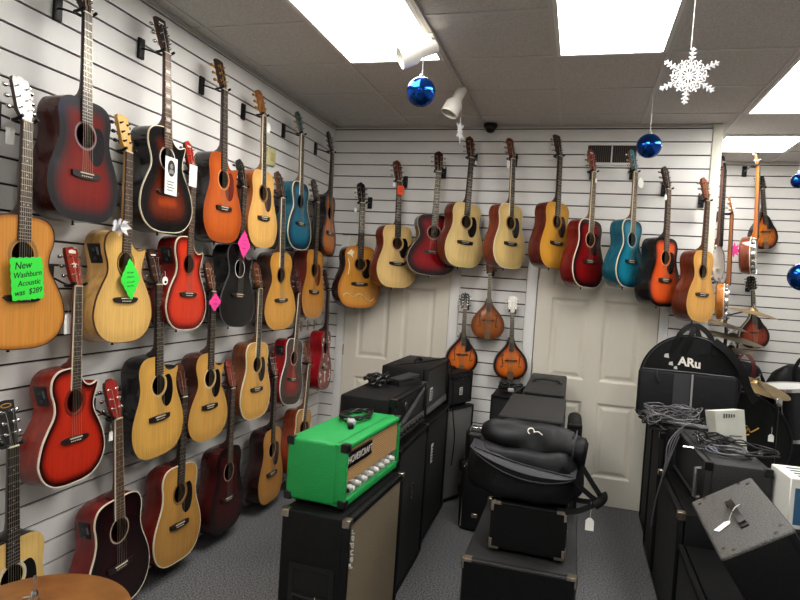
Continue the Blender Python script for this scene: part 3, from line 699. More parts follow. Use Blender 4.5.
# ------------------------------------------------------------------ mandolins
def f_hole(cx, cz, s, y):
    pts = spline([(cx-s*.012, y, cz+.042), (cx-s*.004, y, cz+.048), (cx+s*.004, y, cz+.04), (cx, y, cz+.015), (cx-s*.002, y, cz-.015), (cx-s*.006, y, cz-.04), (cx+s*.002, y, cz-.05), (cx+s*.012, y, cz-.043)], 4)
    return pts
def make_mandolin(g):
    nm = g['id']
    r = thing('mandolin', g['label'], 'mandolin', None, g['group'])
    R = [(0, 0), (.05, .003), (.1, .028), (.128, .072), (.133, .118), (.122, .163), (.098, .203), (.068, .238), (.043, .268), (.028, .298), (.021, .33)]
    ri = spline([(x, 0, z) for x, z in R], 3); poly = [(p.x, p.z) for p in ri]+[(-p.x, p.z) for p in ri[::-1][:-1]]
    SIDE = wood('mside_'+nm, g['side'], .25, .4)
    b = bodyshell(MB(), poly, .05, .34, 0); b.obj('body', SIDE, r)
    me = soundboard('soundboard', poly, topmat('mtop_'+nm, *g['top'], g.get('bw', .06)), False, (0, .15), .02)
    for v in me.vertices:       # arched top
        d = min(1, edge_dist((v.co.x, v.co.z), poly)/.08); v.co.y = -.012*d*d*(3-2*d)
    link('soundboard', me, r)
    binding_mesh(poly, .003).obj('binding', mat('binding_m_'+nm, g.get('bind', (40, 28, 24)), .4), r)
    fh = MB()
    for s in (-1, 1): fh.tube(f_hole(s*.068, .15, s, -.0118), .0028, 5)
    fh.obj('f_holes', DARKIN, r)
    # bridge, tailpiece
    MB().prism([(-.05, .15), (.05, .15), (.046, .156), (.03, .158), (0, .156), (-.03, .158), (-.046, .156)], -.026, -.010).obj('bridge', EBONY, r)
    MB().prism([(-.02, .0), (.02, .0), (.024, .05), (.012, .065), (-.012, .065), (-.024, .05)], -.018, -.006).obj('tailpiece', mat('tail_'+nm, g.get('tail', (130, 110, 90)), .35, metal=.6), r)
    if g.get('pg'): MB().prism([(.018, .17), (.06, .185), (.075, .215), (.045, .275), (.02, .30)], -.019, -.017).obj('pickguard', BLACK, r)
    NW = wood('mneck_'+nm, g.get('neck', (60, 42, 34)))
    neck_mesh(.25, .53, .036, .029, .045, .335).obj('neck', NW, r)
    fb = MB(); 
    fb.add([(-.018, -.012, .225), (.018, -.012, .225), (.0145, -.006, .53), (-.0145, -.006, .53), (-.018, -.022, .225), (.018, -.022, .225), (.0145, -.011, .53), (-.0145, -.011, .53)], [(0, 1, 2, 3), (4, 5, 6, 7), (0, 1, 5, 4), (1, 2, 6, 5), (2, 3, 7, 6), (3, 0, 4, 7)])
    for k in range(1, 20):
        z = .53-.35*(1-2**(-k/12)); 
        if z > .235: fb.box((-.016, -.0125-.036*(.53-z)+.0005, z-.0006), (.016, -.0115-.036*(.53-z)+.0005, z+.0006), 1)
    fb.obj('fretboard', [EBONY, FRETM], r)
    MB().box((-.015, -.014, .53), (.015, -.003, .534)).obj('nut', CREAM, r)
    hp = [(.015, 0), (.022, .012), (.034, .03), (.036, .08), (.034, .115), (.02, .128), (.012, .122), (0, .134)]
    P = hp+[(-x, z) for x, z in hp[::-1][1:]]
    m = MB().prism(P, 0, .014, 1); m.prism(P, -.0012, 0, 0)
    h = m.obj('headstock', [mat('mhead_%d_%d_%d' % g['hface'], g['hface'], .2), NW], r)
    h.matrix_local = Matrix.Translation((0, -.002, .534)) @ Matrix.Rotation(-math.radians(12), 4, 'X')
    for k in range(4):
        for s in (-1, 1):
            t = link('tuner', tuner_mesh(s, CHROME, CREAM if g.get('tun') else CHROME), h); t.location = (s*.02, 0, .028+.025*k); t.scale = (.8, .8, .8)
    st = MB()
    for k in range(8):
        x0 = -.023+.0066*k; x1 = -.0125+.0036*k
        st.tube([(x0*.6, -.016, .06), (x0, -.027, .154), (x1, -.0145, .532), (x1*1.6, -.004, .56+.02*(k % 4))], .0006, 3, cap=False)
    st.obj('string_set', STRING, r)
    return r
BURST = ((206, 112, 40), (190, 92, 34), (34, 18, 14))
GM = [
 dict(id='m1', A=(466, 292), B=(461, 372.5), yaw=22, top=BURST, bw=.055, side=(50, 26, 20), hface=(28, 26, 26), pg=True, bind=(50, 30, 22), label='sunburst mandolin with a black headstock, left of three between the doors'),
 dict(id='m2', A=(491, 257), B=(487, 339), yaw=12, top=((152, 90, 44), (146, 84, 40), (112, 60, 28)), bw=.06, side=(100, 60, 34), hface=(120, 78, 46), neck=(90, 62, 44), bind=(70, 44, 28), label='plain brown mandolin, top one of three between the doors'),
 dict(id='m3', A=(513, 295), B=(510, 379.5), yaw=14, top=BURST, bw=.055, side=(40, 22, 18), hface=(225, 222, 216), tun=True, bind=(60, 36, 28), label='sunburst mandolin with a white headstock, right of three between the doors'),
]
for g in GM:
    g['group'] = 'mandolins between the doors'
    A, B = AY(*g['A'], -.12), AY(*g['B'], -.13); a = math.radians(g['yaw'])
    r = make_mandolin(g); place(r, A, B, (math.sin(a), -math.cos(a), 0), .668); g['r'] = r
bpy.context.view_layer.update()
for g in GM: hanger(g['r'], 'B', 'the '+g['label'].split(',')[0], .538, .7)
# ------------------------------------------------------------------ amplifiers
TOLEX = mat('black_tolex', (15, 15, 16), .5, spec=.3, noise=.7, scale=220, bump=.5, bscale=260)
TOLEX_G = mat('greyed_tolex', (44, 44, 44), .55, spec=.35, noise=.5, scale=200, bump=.5, bscale=260)
TOLEX_D = mat('dull_black_tolex', (11, 11, 12), .55, spec=.25, noise=.7, scale=200, bump=.5, bscale=260)
GRILLE_B = weave('black_grille', (14, 14, 14), (30, 30, 30), 160)
GREENT = mat('green_tolex', (28, 150, 74), .5, noise=.1, scale=200, bump=.4, bscale=240)
TANG = weave('tan_grille', (205, 172, 122), (150, 112, 66), 150)
SILV = weave('silver_sparkle_grille', (142, 130, 106), (96, 84, 66), 130)
PANELM = mat('silver_panel', (178, 178, 176), .3, metal=.7)
def corner(mb_name, r, mats, sx, sy, sz, w, d, h, L=.035, label=None):
    """corner protector wrapping one corner of a box of size w,d,h (origin base centre)"""
    m = MB(); x, y, z = sx*w/2, sy*d/2, (h if sz > 0 else 0); e = .003
    def span(c, s): a, b = c+s*e, c-s*L; return (min(a, b), max(a, b))
    X0, Y0, Z0 = span(x, sx), span(y, sy), span(z, 1 if sz > 0 else -1)
    def th(c, s): a, b = c+s*e, c-s*.004; return (min(a, b), max(a, b))
    XT, YT, ZT = th(x, sx), th(y, sy), th(z, 1 if sz > 0 else -1)
    for X_, Y_, Z_ in ((XT, Y0, Z0), (X0, YT, Z0), (X0, Y0, ZT)):
        m.rbox((X_[0], Y_[0], Z_[0]), (X_[1], Y_[1], Z_[1]), .0028, 1)
    return m.obj('corner_protector', mats, r, label)

def cabinet(label, M, w, d, h, name='speaker_cabinet', cat='speaker cabinet', shell=TOLEX, grille=GRILLE_B, group=None, corners=None, cl='nickel', clen=.035, fr=.03, top_h=0, handle='top', feet=True, knobs=0, edge=.012, panel=None, logo=None, trim=None, lip=.01):
    """box amplifier: front faces local -Y, origin at base centre"""
    r = thing(name, label, cat, M, group); z0 = .018 if feet else 0
    m = MB(); y = -d/2
    # shell: rounded box with an open recessed front
    m.rbox((-w/2, y+lip+.004, z0), (w/2, d/2, h), edge, 2)
    f = fr
    for a, b in (((-w/2, z0), (w/2, z0+f)), ((-w/2, h-f), (w/2, h)), ((-w/2, z0+.004), (-w/2+f, h-.004)), ((w/2-f, z0+.004), (w/2, h-.004))):
        m.rbox((a[0], y, a[1]), (b[0], y+lip+.03, b[1]), min(edge, f*.4), 2)
    m.obj('shell', shell, r)
    gt = h-f-top_h
    if grille: MB().box((-w/2+f*.9, y+lip, z0+f*.9), (w/2-f*.9, y+lip+.012, gt)).obj('grille', grille, r)
    if trim:
        t = MB(); a, b, c, e = -w/2+f, w/2-f, z0+f, gt
        t.tube([(a, y+lip-.002, c), (b, y+lip-.002, c), (b, y+lip-.002, e), (a, y+lip-.002, e)], .004, 6, closed=True); t.obj('grille_piping', trim, r)
    if top_h:
        p = MB().box((-w/2+f*.9, y+lip-.002, gt+.004), (w/2-f*.9, y+lip+.012, h-f*.9)).obj('control_panel', panel or PANELM, r)
        for k in range(knobs):
            x = -w/2+f+.03+(w-2*f-.06)*k/max(1, knobs-1)
            MB().lathe([(0, .016), (.008, .016), (.0095, .012), (.011, 0)], 12, M=T(x, y+lip-.002, (gt+h-f)/2, 0, PI/2)).obj('knob', BLACK, p)
    if feet:
        for sx in (-1, 1):
            for sy in (-1, 1): MB().tube([(sx*(w/2-.05), sy*(d/2-.05), 0), (sx*(w/2-.05), sy*(d/2-.05), z0+.003)], .018, 12).obj('foot', BLACK, r)
    if corners:
        cm = {'nickel': NICKEL, 'black': mat('black_corner', (18, 18, 19), .3)}[cl]
        for c in corners:
            o = corner('corner_protector', r, cm, *c, w, d, h-z0, clen); o.location.z = z0
    if handle == 'top':
        hm = MB(); hm.tube(spline([(-.085, 0, h+.002), (-.075, 0, h+.016), (0, 0, h+.024), (.075, 0, h+.016), (.085, 0, h+.002)], 4), [.009]*17, 8)
        for s in (-1, 1): hm.rbox((s*.09-.016, -.014, h-.001), (s*.09+.016, .014, h+.008), .003)
        hm.obj('handle', BLACK, r)
    if handle == 'side':
        for s in (-1, 1):
            hm = MB(); x = s*w/2
            fw, fh, zc = .075, .065, h*.62
            o0, o1 = (x-.004, x+.004)
            for a, b in (((-fw-.02, zc-fh-.02), (fw+.02, zc-fh)), ((-fw-.02, zc+fh), (fw+.02, zc+fh+.02)), ((-fw-.02, zc-fh), (-fw, zc+fh)), ((fw, zc-fh), (fw+.02, zc+fh))):
                hm.box((o0, a[0], a[1]), (o1, b[0], b[1]), 0)
            hm.box((x-.001 if s > 0 else x-.0015, -fw, zc-fh), (x+.0015 if s > 0 else x+.001, fw, zc+fh), 1)
            hm.tube([(x+s*.004, -fw, zc-fh*.55), (x+s*.008, 0, zc-fh*.6), (x+s*.004, fw, zc-fh*.55)], .008, 8, 0)
            hm.obj('recessed_handle', [mat('handle_plate', (20, 20, 21), .4), mat('handle_pocket', (5, 5, 5), .8)], r)
    return r
ALL8 = [(a, b, c) for a in (-1, 1) for b in (-1, 1) for c in (0, 1)]
TOP4 = [(a, b, 1) for a in (-1, 1) for b in (-1, 1)]
R90 = PI/2
rad = math.radians
def price_tag(label, p, n, s=.03, string=None, shape='house', group='small white price tags'):
    """card hanging at p (its centre) facing n"""
    n = V(n).normalized(); z = V((0, 0, 1)); z = (z-n*z.dot(n)).normalized(); y = -n; x = y.cross(z)
    r = thing('price_tag', label, 'price tag', basis(p, x, y, z), group)
    if shape == 'house': P = [(-s*.5, -s*.75), (s*.5, -s*.75), (s*.5, s*.4), (s*.2, s*.75), (-s*.2, s*.75), (-s*.5, s*.4)]
    elif shape == 'round': P = [(s*.7*math.cos(2*PI*k/20), s*.7*math.sin(2*PI*k/20)) for k in range(20)]
    else: P = [(-s*.6, -s*1.0), (s*.6, -s*1.0), (s*.6, s*1.0), (-s*.6, s*1.0)]
    MB().prism(P, -.001, .0).obj('card', PAPER, r)
    L = string or .04
    MB().tube([(0, -.0005, s*.6), (.002, 0, s*.6+L*.5), (0, .002, s*.6+L)], .0011, 5).obj('string', mat('tag_string', (215, 212, 205), .8), r)
    return r
def cable(label, name, loops, r=.004, m=None, group=None, extra=None, cat='cable'):
    """coiled cable: list of centre lines in world space"""
    mb = MB(); c = loops[0]
    for pts in loops: mb.tube(spline(pts, 5), r, 7)
    o = mb.obj(name, m or mat('cable_black', (18, 18, 19), .4)); tag(o, label, cat, group)
    if extra:
        for nm, mbx, mm in extra: mbx.obj(nm, mm, o)
    return o
def coil_pts(c, rx, ry, turns, seed, dz=.018, jit=.25, rot=0, tilt=(0, 0), base=None):
    rn = random.Random(seed); P = []
    for k in range(int(turns*9)):
        q = 2*PI*k/9; j = 1+rn.uniform(-jit, jit)
        x, y = rx*j*math.cos(q), ry*j*math.sin(q)
        X_, Y_ = x*math.cos(rot)-y*math.sin(rot), x*math.sin(rot)+y*math.cos(rot)
        P.append(V((c[0]+X_, c[1]+Y_, c[2]+rn.uniform(0, dz)+X_*tilt[0]+Y_*tilt[1])))
    return P

# --- left stack, front: speaker cabinet + green head
cabA = cabinet('black speaker cabinet with a worn silver tan grille under the green amplifier head', T(1.245, -2.552, 0, R90-rad(2.3)), .665, .285, .745, shell=TOLEX_D, grille=SILV, corners=ALL8, clen=.03, handle='side', fr=.028)
text('script_logo', 'Fender', .055, mat('logo_silver', (225, 222, 214), .3, metal=.3), cabA, Matrix.Translation((-.278, -.1425+.006, .61)) @ FRONT @ Matrix.Rotation(R90, 4, 'Z'), .002, .35)
price_tag('white price tag hanging from the side handle of the silver tan grille cabinet', V((1.262, -2.913, .373)), (0.1, -1, 0), .036, .05)
gh = thing('amplifier_head', 'bright green amplifier head with tan grille on top of the worn speaker cabinet', 'amplifier', T(1.212, -2.503, .745, R90-rad(3.2)))
w, d, h = .63, .262, .262; y = -d/2; z0 = .016
m = MB(); m.rbox((-w/2, y+.035, z0), (w/2, d/2, h), .014, 3)
for a, b in (((-w/2, z0), (w/2, z0+.03)), ((-w/2, h-.022), (w/2, h)), ((-w/2, z0+.004), (-w/2+.02, h-.004)), ((w/2-.02, z0+.004), (w/2, h-.004))):
    m.rbox((a[0], y, a[1]), (b[0], y+.06, b[1]), .008, 2)
m.obj('shell', GREENT, gh)
MB().box((-w/2+.018, y+.012, .105), (w/2-.018, y+.03, h-.02)).obj('grille', TANG, gh)
cp = MB().box((-w/2+.018, y+.016, z0+.028), (w/2-.018, y+.034, .105)).obj('control_panel', mat('brushed_panel', (196, 196, 192), .28, metal=.8), gh)
for k in range(8):
    MB().lathe([(0, .020), (.009, .020), (.011, .014), (.013, 0)], 14, M=T(-.235+.067*k, y+.016, .075, 0, PI/2)).obj('knob', mat('knob_ivory', (222, 220, 214), .3), cp)
MB().lathe([(0, .012), (.008, .012), (.01, 0)], 12, M=T(-.275, y+.016, .075, 0, PI/2)).obj('jack', BLACK, cp)
npl = MB().box((-w/2+.022, y+.004, .168), (-.045, y+.014, .225)).obj('name_plate', mat('black_plate', (14, 14, 15), .3), gh)
text('lettering', 'HOVERCRAFT', .040, PEARL, npl, Matrix.Translation(((-w/2+.022-.045)/2, y+.0035, .196)) @ FRONT, .0008)
for c in ALL8: o = corner('corner_protector', gh, mat('black_corner', (18, 18, 19), .3), *c, w, d, h-z0, .03); o.location.z = z0
for sx in (-1, 1):
    for sy in (-1, 1): MB().tube([(sx*(w/2-.05), sy*(d/2-.04), 0), (sx*(w/2-.05), sy*(d/2-.04), z0+.003)], .016, 12).obj('foot', BLACK, gh)
hm = MB(); hm.tube(spline([(-.1, .02, h), (-.09, .02, h+.012), (0, .02, h+.016), (.09, .02, h+.012), (.1, .02, h)], 4), .008, 8)
# cable on the green head
GZ = .745+.262
gc = cable('black power cord coiled on top of the green amplifier head', 'power_cord', [coil_pts((1.19, -2.36, GZ+.006), .055, .115, 4.2, 3, .022, .22)], .0048)
MB().rbox((-.017, -.03, 0), (.017, .03, .022), .006).obj('plug', mat('silver_plug', (200, 200, 200), .35, metal=.4), gc, 'silver grey plug').matrix_local = T(1.215, -2.50, GZ+.004, .5)
MB().rbox((-.012, -.02, 0), (.012, .02, .02), .005).obj('plug', BLACK, gc).matrix_local = T(1.235, -2.56, GZ+.001, .5)

# --- second stack
cabB = cabinet('tall black speaker cabinet with dark grille behind the worn silver tan grille cabinet', T(1.18, -1.75, 0, R90+rad(1)), .68, .30, .80, shell=TOLEX_D, corners=[(1, -1, 1), (-1, -1, 1)], cl='black', handle=None, fr=.02)
MB().tube(spline([(-.05, -.152, .50), (-.03, -.152, .55), (0, -.152, .53), (-.01, -.152, .48), (-.035, -.152, .46)], 4), .004, 6).obj('swirl_badge', CHROME, cabB)
headB = cabinet('black amplifier head with a slanted grey front strip behind the green amplifier', T(1.15, -1.765, .80, R90), .66, .30, .255, name='amplifier_head', cat='amplifier', shell=TOLEX, grille=mat('dark_front', (26, 26, 27), .4), top_h=.0, handle=None, corners=[(-1, -1, 1), (1, -1, 1)], cl='black', fr=.018)
MB().box((-.31, -.147, .035), (.31, -.141, .085)).obj('control_panel', mat('grey_panel', (120, 120, 118), .35, metal=.5), headB)
for k in range(9): MB().lathe([(0, .014), (.009, .014), (.011, 0)], 12, M=T(-.27+.066*k, -.147, .06, 0, PI/2)).obj('knob', BLACK, headB)
MB().add([(-.30, -.1465, .10), (-.1, -.1465, .10), (.30, -.1465, .215), (.30, -.1465, .235), (.26, -.1465, .235)], [(0, 1, 2, 3, 4)]).obj('slanted_stripe', mat('grey_stripe', (98, 98, 98), .4), headB)
MB().lathe([(0, .004), (.026, .004), (.03, 0), (.022, 0), (.022, -.002)], 20, M=T(-.12, -.146, .185, 0, PI/2)).obj('round_badge', mat('dark_badge', (70, 70, 70), .3, metal=.6), headB)
cabC = cabinet('black speaker cabinet with chrome edge trim, second from the back in the left amplifier row', T(1.15, -.985, 0, R90+rad(1)), .70, .29, .775, shell=TOLEX_D, corners=[(-1, -1, 1), (1, -1, 1)], cl='black', handle=None, fr=.024)
tm = MB(); tm.box((.335, -.1475, .02), (.347, -.142, .77)); tm.box((-.33, -.1475, .02), (.34, -.142, .034)); tm.obj('chrome_trim', CHROME, cabC)
def badge(parent, x, y, z, w=.06, h=.07):
    b = MB().rbox((x-w/2, y-.004, z-h/2), (x+w/2, y, z+h/2), .003, 1).obj('badge', mat('badge_white', (205, 204, 200), .35), parent)
    k = MB()
    for i in range(5): k.box((x-w*.35, y-.0052, z-h*.36+i*h*.16), (x+w*(.35-.1*(i % 2)), y-.004, z-h*.36+i*h*.16+h*.06))
    k.obj('badge_lines', DARKIN, b)
badge(cabC, -.2, -.147, .56, .055, .12)
headC = cabinet('black covered amplifier head with a square white badge in the left amplifier row', T(1.10, -.90, .775, R90), .66, .31, .325, name='amplifier_head', cat='amplifier', shell=TOLEX, grille=mat('dark_front', (26, 26, 27), .4), handle='top', corners=None, fr=.018)
badge(headC, -.18, -.155+.008, .145, .075, .085)
MB().box((-.3, -.156, .03), (.3, -.147, .07)).obj('control_panel', mat('grey_panel', (120, 120, 118), .35, metal=.5), headC)
cabD = cabinet('small speaker cabinet with a grey grille beside the mandolin wall', T(1.20, -.34, 0, R90-rad(24)), .40, .28, .72, grille=weave('grey_grille', (128, 128, 125), (100, 100, 98), 140), handle=None, fr=.016)
ampE = cabinet('small black practice amplifier with a white badge on the grey grille cabinet', T(1.21, -.33, .72, R90-rad(22)), .34, .24, .265, name='combo_amplifier', cat='amplifier', handle='top', fr=.016, top_h=.05, knobs=5, panel=mat('dark_panel', (34, 34, 35), .35))
badge(ampE, .02, -.11, .115, .045, .06)
# things lying on the second stack
wd = MB(); TB = 1.055
vs = [(-.075, -.05, 0), (.075, -.05, 0), (.075, .05, 0), (-.075, .05, 0), (-.07, -.045, .02), (.07, -.045, .035), (.07, .045, .035), (-.07, .045, .02)]
wp = thing('effects_pedal', 'black wedge shaped foot pedal lying on the black amplifier head', 'pedal', T(1.20, -1.60, TB, rad(60)))
MB().add([(x*1.2, y*1.1, z) for x, y, z in vs], [(0, 3, 2, 1), (4, 5, 6, 7), (0, 1, 5, 4), (1, 2, 6, 5), (2, 3, 7, 6), (3, 0, 4, 7)]).obj('housing', BLACK, wp)
MB().add([(-.08, -.042, .026), (.08, -.042, .046), (.08, .042, .046), (-.08, .042, .026), (-.08, -.042, .034), (.08, -.042, .06), (.08, .042, .06), (-.08, .042, .034)], [(0, 3, 2, 1), (4, 5, 6, 7), (0, 1, 5, 4), (1, 2, 6, 5), (2, 3, 7, 6), (3, 0, 4, 7)]).obj('treadle', mat('ribbed_rubber', (40, 40, 41), .6, bump=.8, bscale=200), wp)
for k in range(4): MB().lathe([(0, .01), (.007, .01), (.008, 0)], 10, M=T(-.04+.026*k, .052, .014, 0, -PI/2)).obj('knob', CHROME, wp)
c2 = cable('black cables bunched on the black amplifier head beside the foot pedal', 'cable_bundle', [coil_pts((1.07, -1.72, TB+.008), .05, .085, 4, 11, .055, .35), coil_pts((1.08, -1.70, TB+.02), .04, .06, 3, 14, .05, .4)], .006)
MB().tube([(1.11, -1.80, TB+.02), (1.13, -1.83, TB+.02)], .008, 8).obj('plug', CHROME, c2)
cable('thin cord draped across the amplifier head with the square white badge', 'power_cord', [[(1.0, -1.18, 1.108), (1.08, -1.05, 1.105), (1.14, -.9, 1.105), (1.2, -.72, 1.105), (1.262, -.62, 1.10), (1.30, -.6, .93), (1.31, -.57, .7), (1.33, -.56, .55), (1.32, -.5, .42), (1.315, -.52, .3)]], .0045)

# --- middle stack
cabM = cabinet('large black speaker cabinet lying flat at the bottom of the middle stack', T(1.968, -1.93, 0, 0), .488, .86, .45, shell=TOLEX_G, grille=None, corners=TOP4, clen=.042, handle=None, fr=.02, lip=.002)
MB().box((-.236, -.4335, .02), (.236, -.43, .44)).obj('back_panel', TOLEX_D, cabM)
ampM = cabinet('small black tolex amplifier with metal corners under the soft black bag', T(1.99, -2.11, .45, rad(-1)), .335, .26, .235, name='combo_amplifier', cat='amplifier', shell=TOLEX, grille=None, corners=ALL8, clen=.045, handle=None, fr=.02, lip=.002)
MB().box((-.155, -.1335, .03), (.155, -.13, .222)).obj('back_panel', TOLEX_D, ampM)
# soft trolley bag on it
FAB = mat('nylon_black', (11, 12, 15), .55, spec=.35, noise=.2, scale=60, bump=.5, bscale=28)
FABL = mat('nylon_flap', (34, 35, 39), .5, spec=.35, noise=.15, scale=60, bump=.3, bscale=25)
STRAP = mat('strap_webbing', (14, 14, 15), .75, spec=.25, bump=.3, bscale=300)
def softbox(mb, c, sx, sy, sz, e=4, nu=40, nv=24, wr=.01, seed=0, M=None, mi=0, taper=0):
    vs = []; fs = []
    def sp(v, p): return math.copysign(abs(v)**p, v)
    for j in range(nv+1):
        t = -PI/2+PI*j/nv
        for i in range(nu):
            q = 2*PI*i/nu; p = 2/e
            x = sp(math.cos(t), p)*sp(math.cos(q), p); yy = sp(math.cos(t), p)*sp(math.sin(q), p); z = sp(math.sin(t), p)
            pt = V((x*sx*(1-taper*z), yy*sy, z*sz)); nn = V((x, yy, z)).normalized()
            k = mnoise.noise(pt*9+V((seed, seed*2, 0)))*wr
            pt += nn*k; vs.append(pt+V(c))
    for j in range(nv):
        for i in range(nu): k = (i+1) % nu; fs.append((j*nu+i, j*nu+k, (j+1)*nu+k, (j+1)*nu+i))
    return mb.add(vs, fs, mi, True, M)
bag = thing('equipment_bag', 'soft black equipment bag with loop handle slumped on the small black amplifier', 'bag', T(1.955, -2.09, .685, rad(-4)))
softbox(MB(), (-.005, -.0, .125), .255, .165, .125, 4.2, wr=.024, seed=3).obj('bag_body', FAB, bag)
# lid flap: slightly lighter lens on the front top
fl = MB(); vs = []; fs = []
N = 24
for i in range(N+1):
    x = -.235+.47*i/N; u = i/N
    z = .238-.07*u-.012*math.sin(PI*u)
    hgt = .062*math.sin(PI*min(1, max(0, u)))**.6
    vs += [(x, -.172-.012*math.sin(PI*u), z-hgt), (x, -.185-.014*math.sin(PI*u), z-hgt*.5), (x, -.165, z), (x, -.10, z+.02)]
for i in range(N):
    for k in range(3): fs.append((i*4+k, i*4+k+1, i*4+5+k, i*4+4+k))
fl.add(vs, fs, 0, True).obj('front_flap', FABL, bag)
pp = MB(); pp.tube([V(vs[i*4])+V((0, -.002, 0)) for i in range(N+1)], .004, 6); pp.tube([V(vs[i*4+2])+V((0, -.003, 0)) for i in range(N+1)], .0035, 6)
pp.obj('piping', mat('piping_grey', (46, 46, 50), .5), bag)
# rolled part on top
rl = MB(); A0, B0 = V((-.215, -.03, .292)), V((.268, -.02, .245)); ax = (B0-A0); vs = []; fs = []; NS, NR = 30, 24
a1 = ax.normalized(); a2 = a1.cross(V((0, 0, 1))).normalized(); a3 = a2.cross(a1)
for i in range(NS+1):
    t = i/NS; rr = .076*(1-max(0, 1-t/.12)**2*.6)*(1-max(0, (t-.95)/.05)**2*.35)*(1+.10*t)
    for k in range(NR):
        q = 2*PI*k/NR; p = A0+ax*t+(a2*math.cos(q)+a3*math.sin(q)*.92)*rr
        p += (a2*math.cos(q)+a3*math.sin(q))*(mnoise.noise(V((p.x*9, p.y*14, p.z*14)))*.03)
        vs.append(p)
for i in range(NS):
    for k in range(NR): fs.append((i*NR+k, i*NR+(k+1) % NR, (i+1)*NR+(k+1) % NR, (i+1)*NR+k))
fs += [tuple(range(NR)), tuple(NS*NR+k for k in range(NR))]
ro = rl.add(vs, fs, 0, True).obj('rolled_top', FAB, bag)
q = B0-ax*.12
MB().tube([q+(a2*math.cos(2*PI*k/24)+a3*math.sin(2*PI*k/24)*.92)*.094 for k in range(24)], .004, 6, closed=True).obj('end_seam', mat('piping_grey', (46, 46, 50), .5), ro)
text('logo', 'C', .045, PEARL, ro, Matrix.Translation((.02, -.105, .33)) @ Matrix.Rotation(rad(52), 4, 'X') @ Matrix.Rotation(rad(-60), 4, 'Z'), .001)
MB().tube(spline([(.035, -.108, .325), (.055, -.108, .33), (.075, -.108, .318)], 3), .003, 5).obj('logo_stroke', PEARL, ro)
hd = MB()
def strap(pts, w, mb, t=.004):
    P = spline(pts, 5); vs = []; fs = []
    for i, p in enumerate(P):
        t_ = (P[min(i+1, len(P)-1)]-P[max(i-1, 0)]).normalized(); s = t_.cross(V((0, -1, .3))).normalized(); u = s.cross(t_).normalized()
        vs += [p-s*w/2-u*t/2, p+s*w/2-u*t/2, p+s*w/2+u*t/2, p-s*w/2+u*t/2]
    for i in range(len(P)-1):
        for k in range(4): fs.append((i*4+k, i*4+(k+1) % 4, i*4+4+(k+1) % 4, i*4+4+k))
    fs += [(0, 1, 2, 3), tuple(4*(len(P)-1)+k for k in range(4))]
    return mb.add(vs, fs, 0, True)
strap([(.17, -.16, .20), (.235, -.14, .14), (.30, -.12, .085), (.335, -.11, .065)], .022, MB()).obj('strap', STRAP, bag)
strap([(.25, -.07, .20), (.30, -.085, .135), (.335, -.09, .09), (.34, -.10, .07)], .022, MB()).obj('strap', STRAP, bag)
strap([(.24, -.08, .045), (.28, -.11, .055), (.335, -.11, .062)], .022, MB()).obj('strap', STRAP, bag)
strap([(.20, -.15, .004), (.26, -.14, .02), (.31, -.12, .045), (.34, -.105, .062)], .024, MB()).obj('strap', STRAP, bag)
MB().tube(spline([(.318, -.115, .045), (.343, -.105, .065), (.352, -.10, .085), (.345, -.095, .10)], 4), .02, 10).obj('handle_wrap', STRAP, bag)
price_tag('white price tag dangling from the loop handle of the soft black bag', bag.matrix_world @ V((.305, -.13, -.035)), (0, -1, .1), .036, .075)

# rear of the middle stack
cabR = cabinet('tall black speaker cabinet hidden behind the soft bag in the middle stack', T(1.94, -1.27, 0, 0), .36, .40, .70, shell=TOLEX_D, handle=None, grille=GRILLE_B, fr=.02)
headR = cabinet('charcoal topped amplifier head in the middle stack, nearer one behind the soft bag', T(1.94, -1.42, .70, 0), .335, .73, .285, name='amplifier_head', cat='amplifier', shell=TOLEX_G, handle=None, fr=.02)
cabR2 = cabinet('black speaker cabinet at the back of the middle stack against the wall', T(1.955, -.55, 0, 0), .30, .90, .70, shell=TOLEX_D, handle=None, fr=.02)
headR2 = cabinet('charcoal topped amplifier with a centre handle against the back wall beside the right door', T(1.963, -.56, .70, 0), .262, .92, .30, name='combo_amplifier', cat='amplifier', shell=TOLEX_G, handle='top', fr=.02)
sideR = cabinet('rounded black monitor standing beside the middle stack, right of the charcoal amplifier head', T(2.165, -1.35, 0, 0), .08, .4, .93, shell=TOLEX_D, handle=None, fr=.015, edge=.03)
c3 = cable('small coil of black and white cable against the back wall below the white headed mandolin', 'cable_coil', [coil_pts((1.735, -.62, .915), .085, .07, 5, 21, .06, .3)], .007, extra=[('plug', MB().rbox((1.71, -.715, .93), (1.75, -.68, .955), .004), mat('silver_plug', (200, 200, 200), .35, metal=.4))])
cabL = cabinet('narrow black cabinet at the left edge of the middle stack under the cable coil', T(1.70, -.62, 0, 0), .19, .34, .91, shell=TOLEX_D, handle=None, fr=.015)
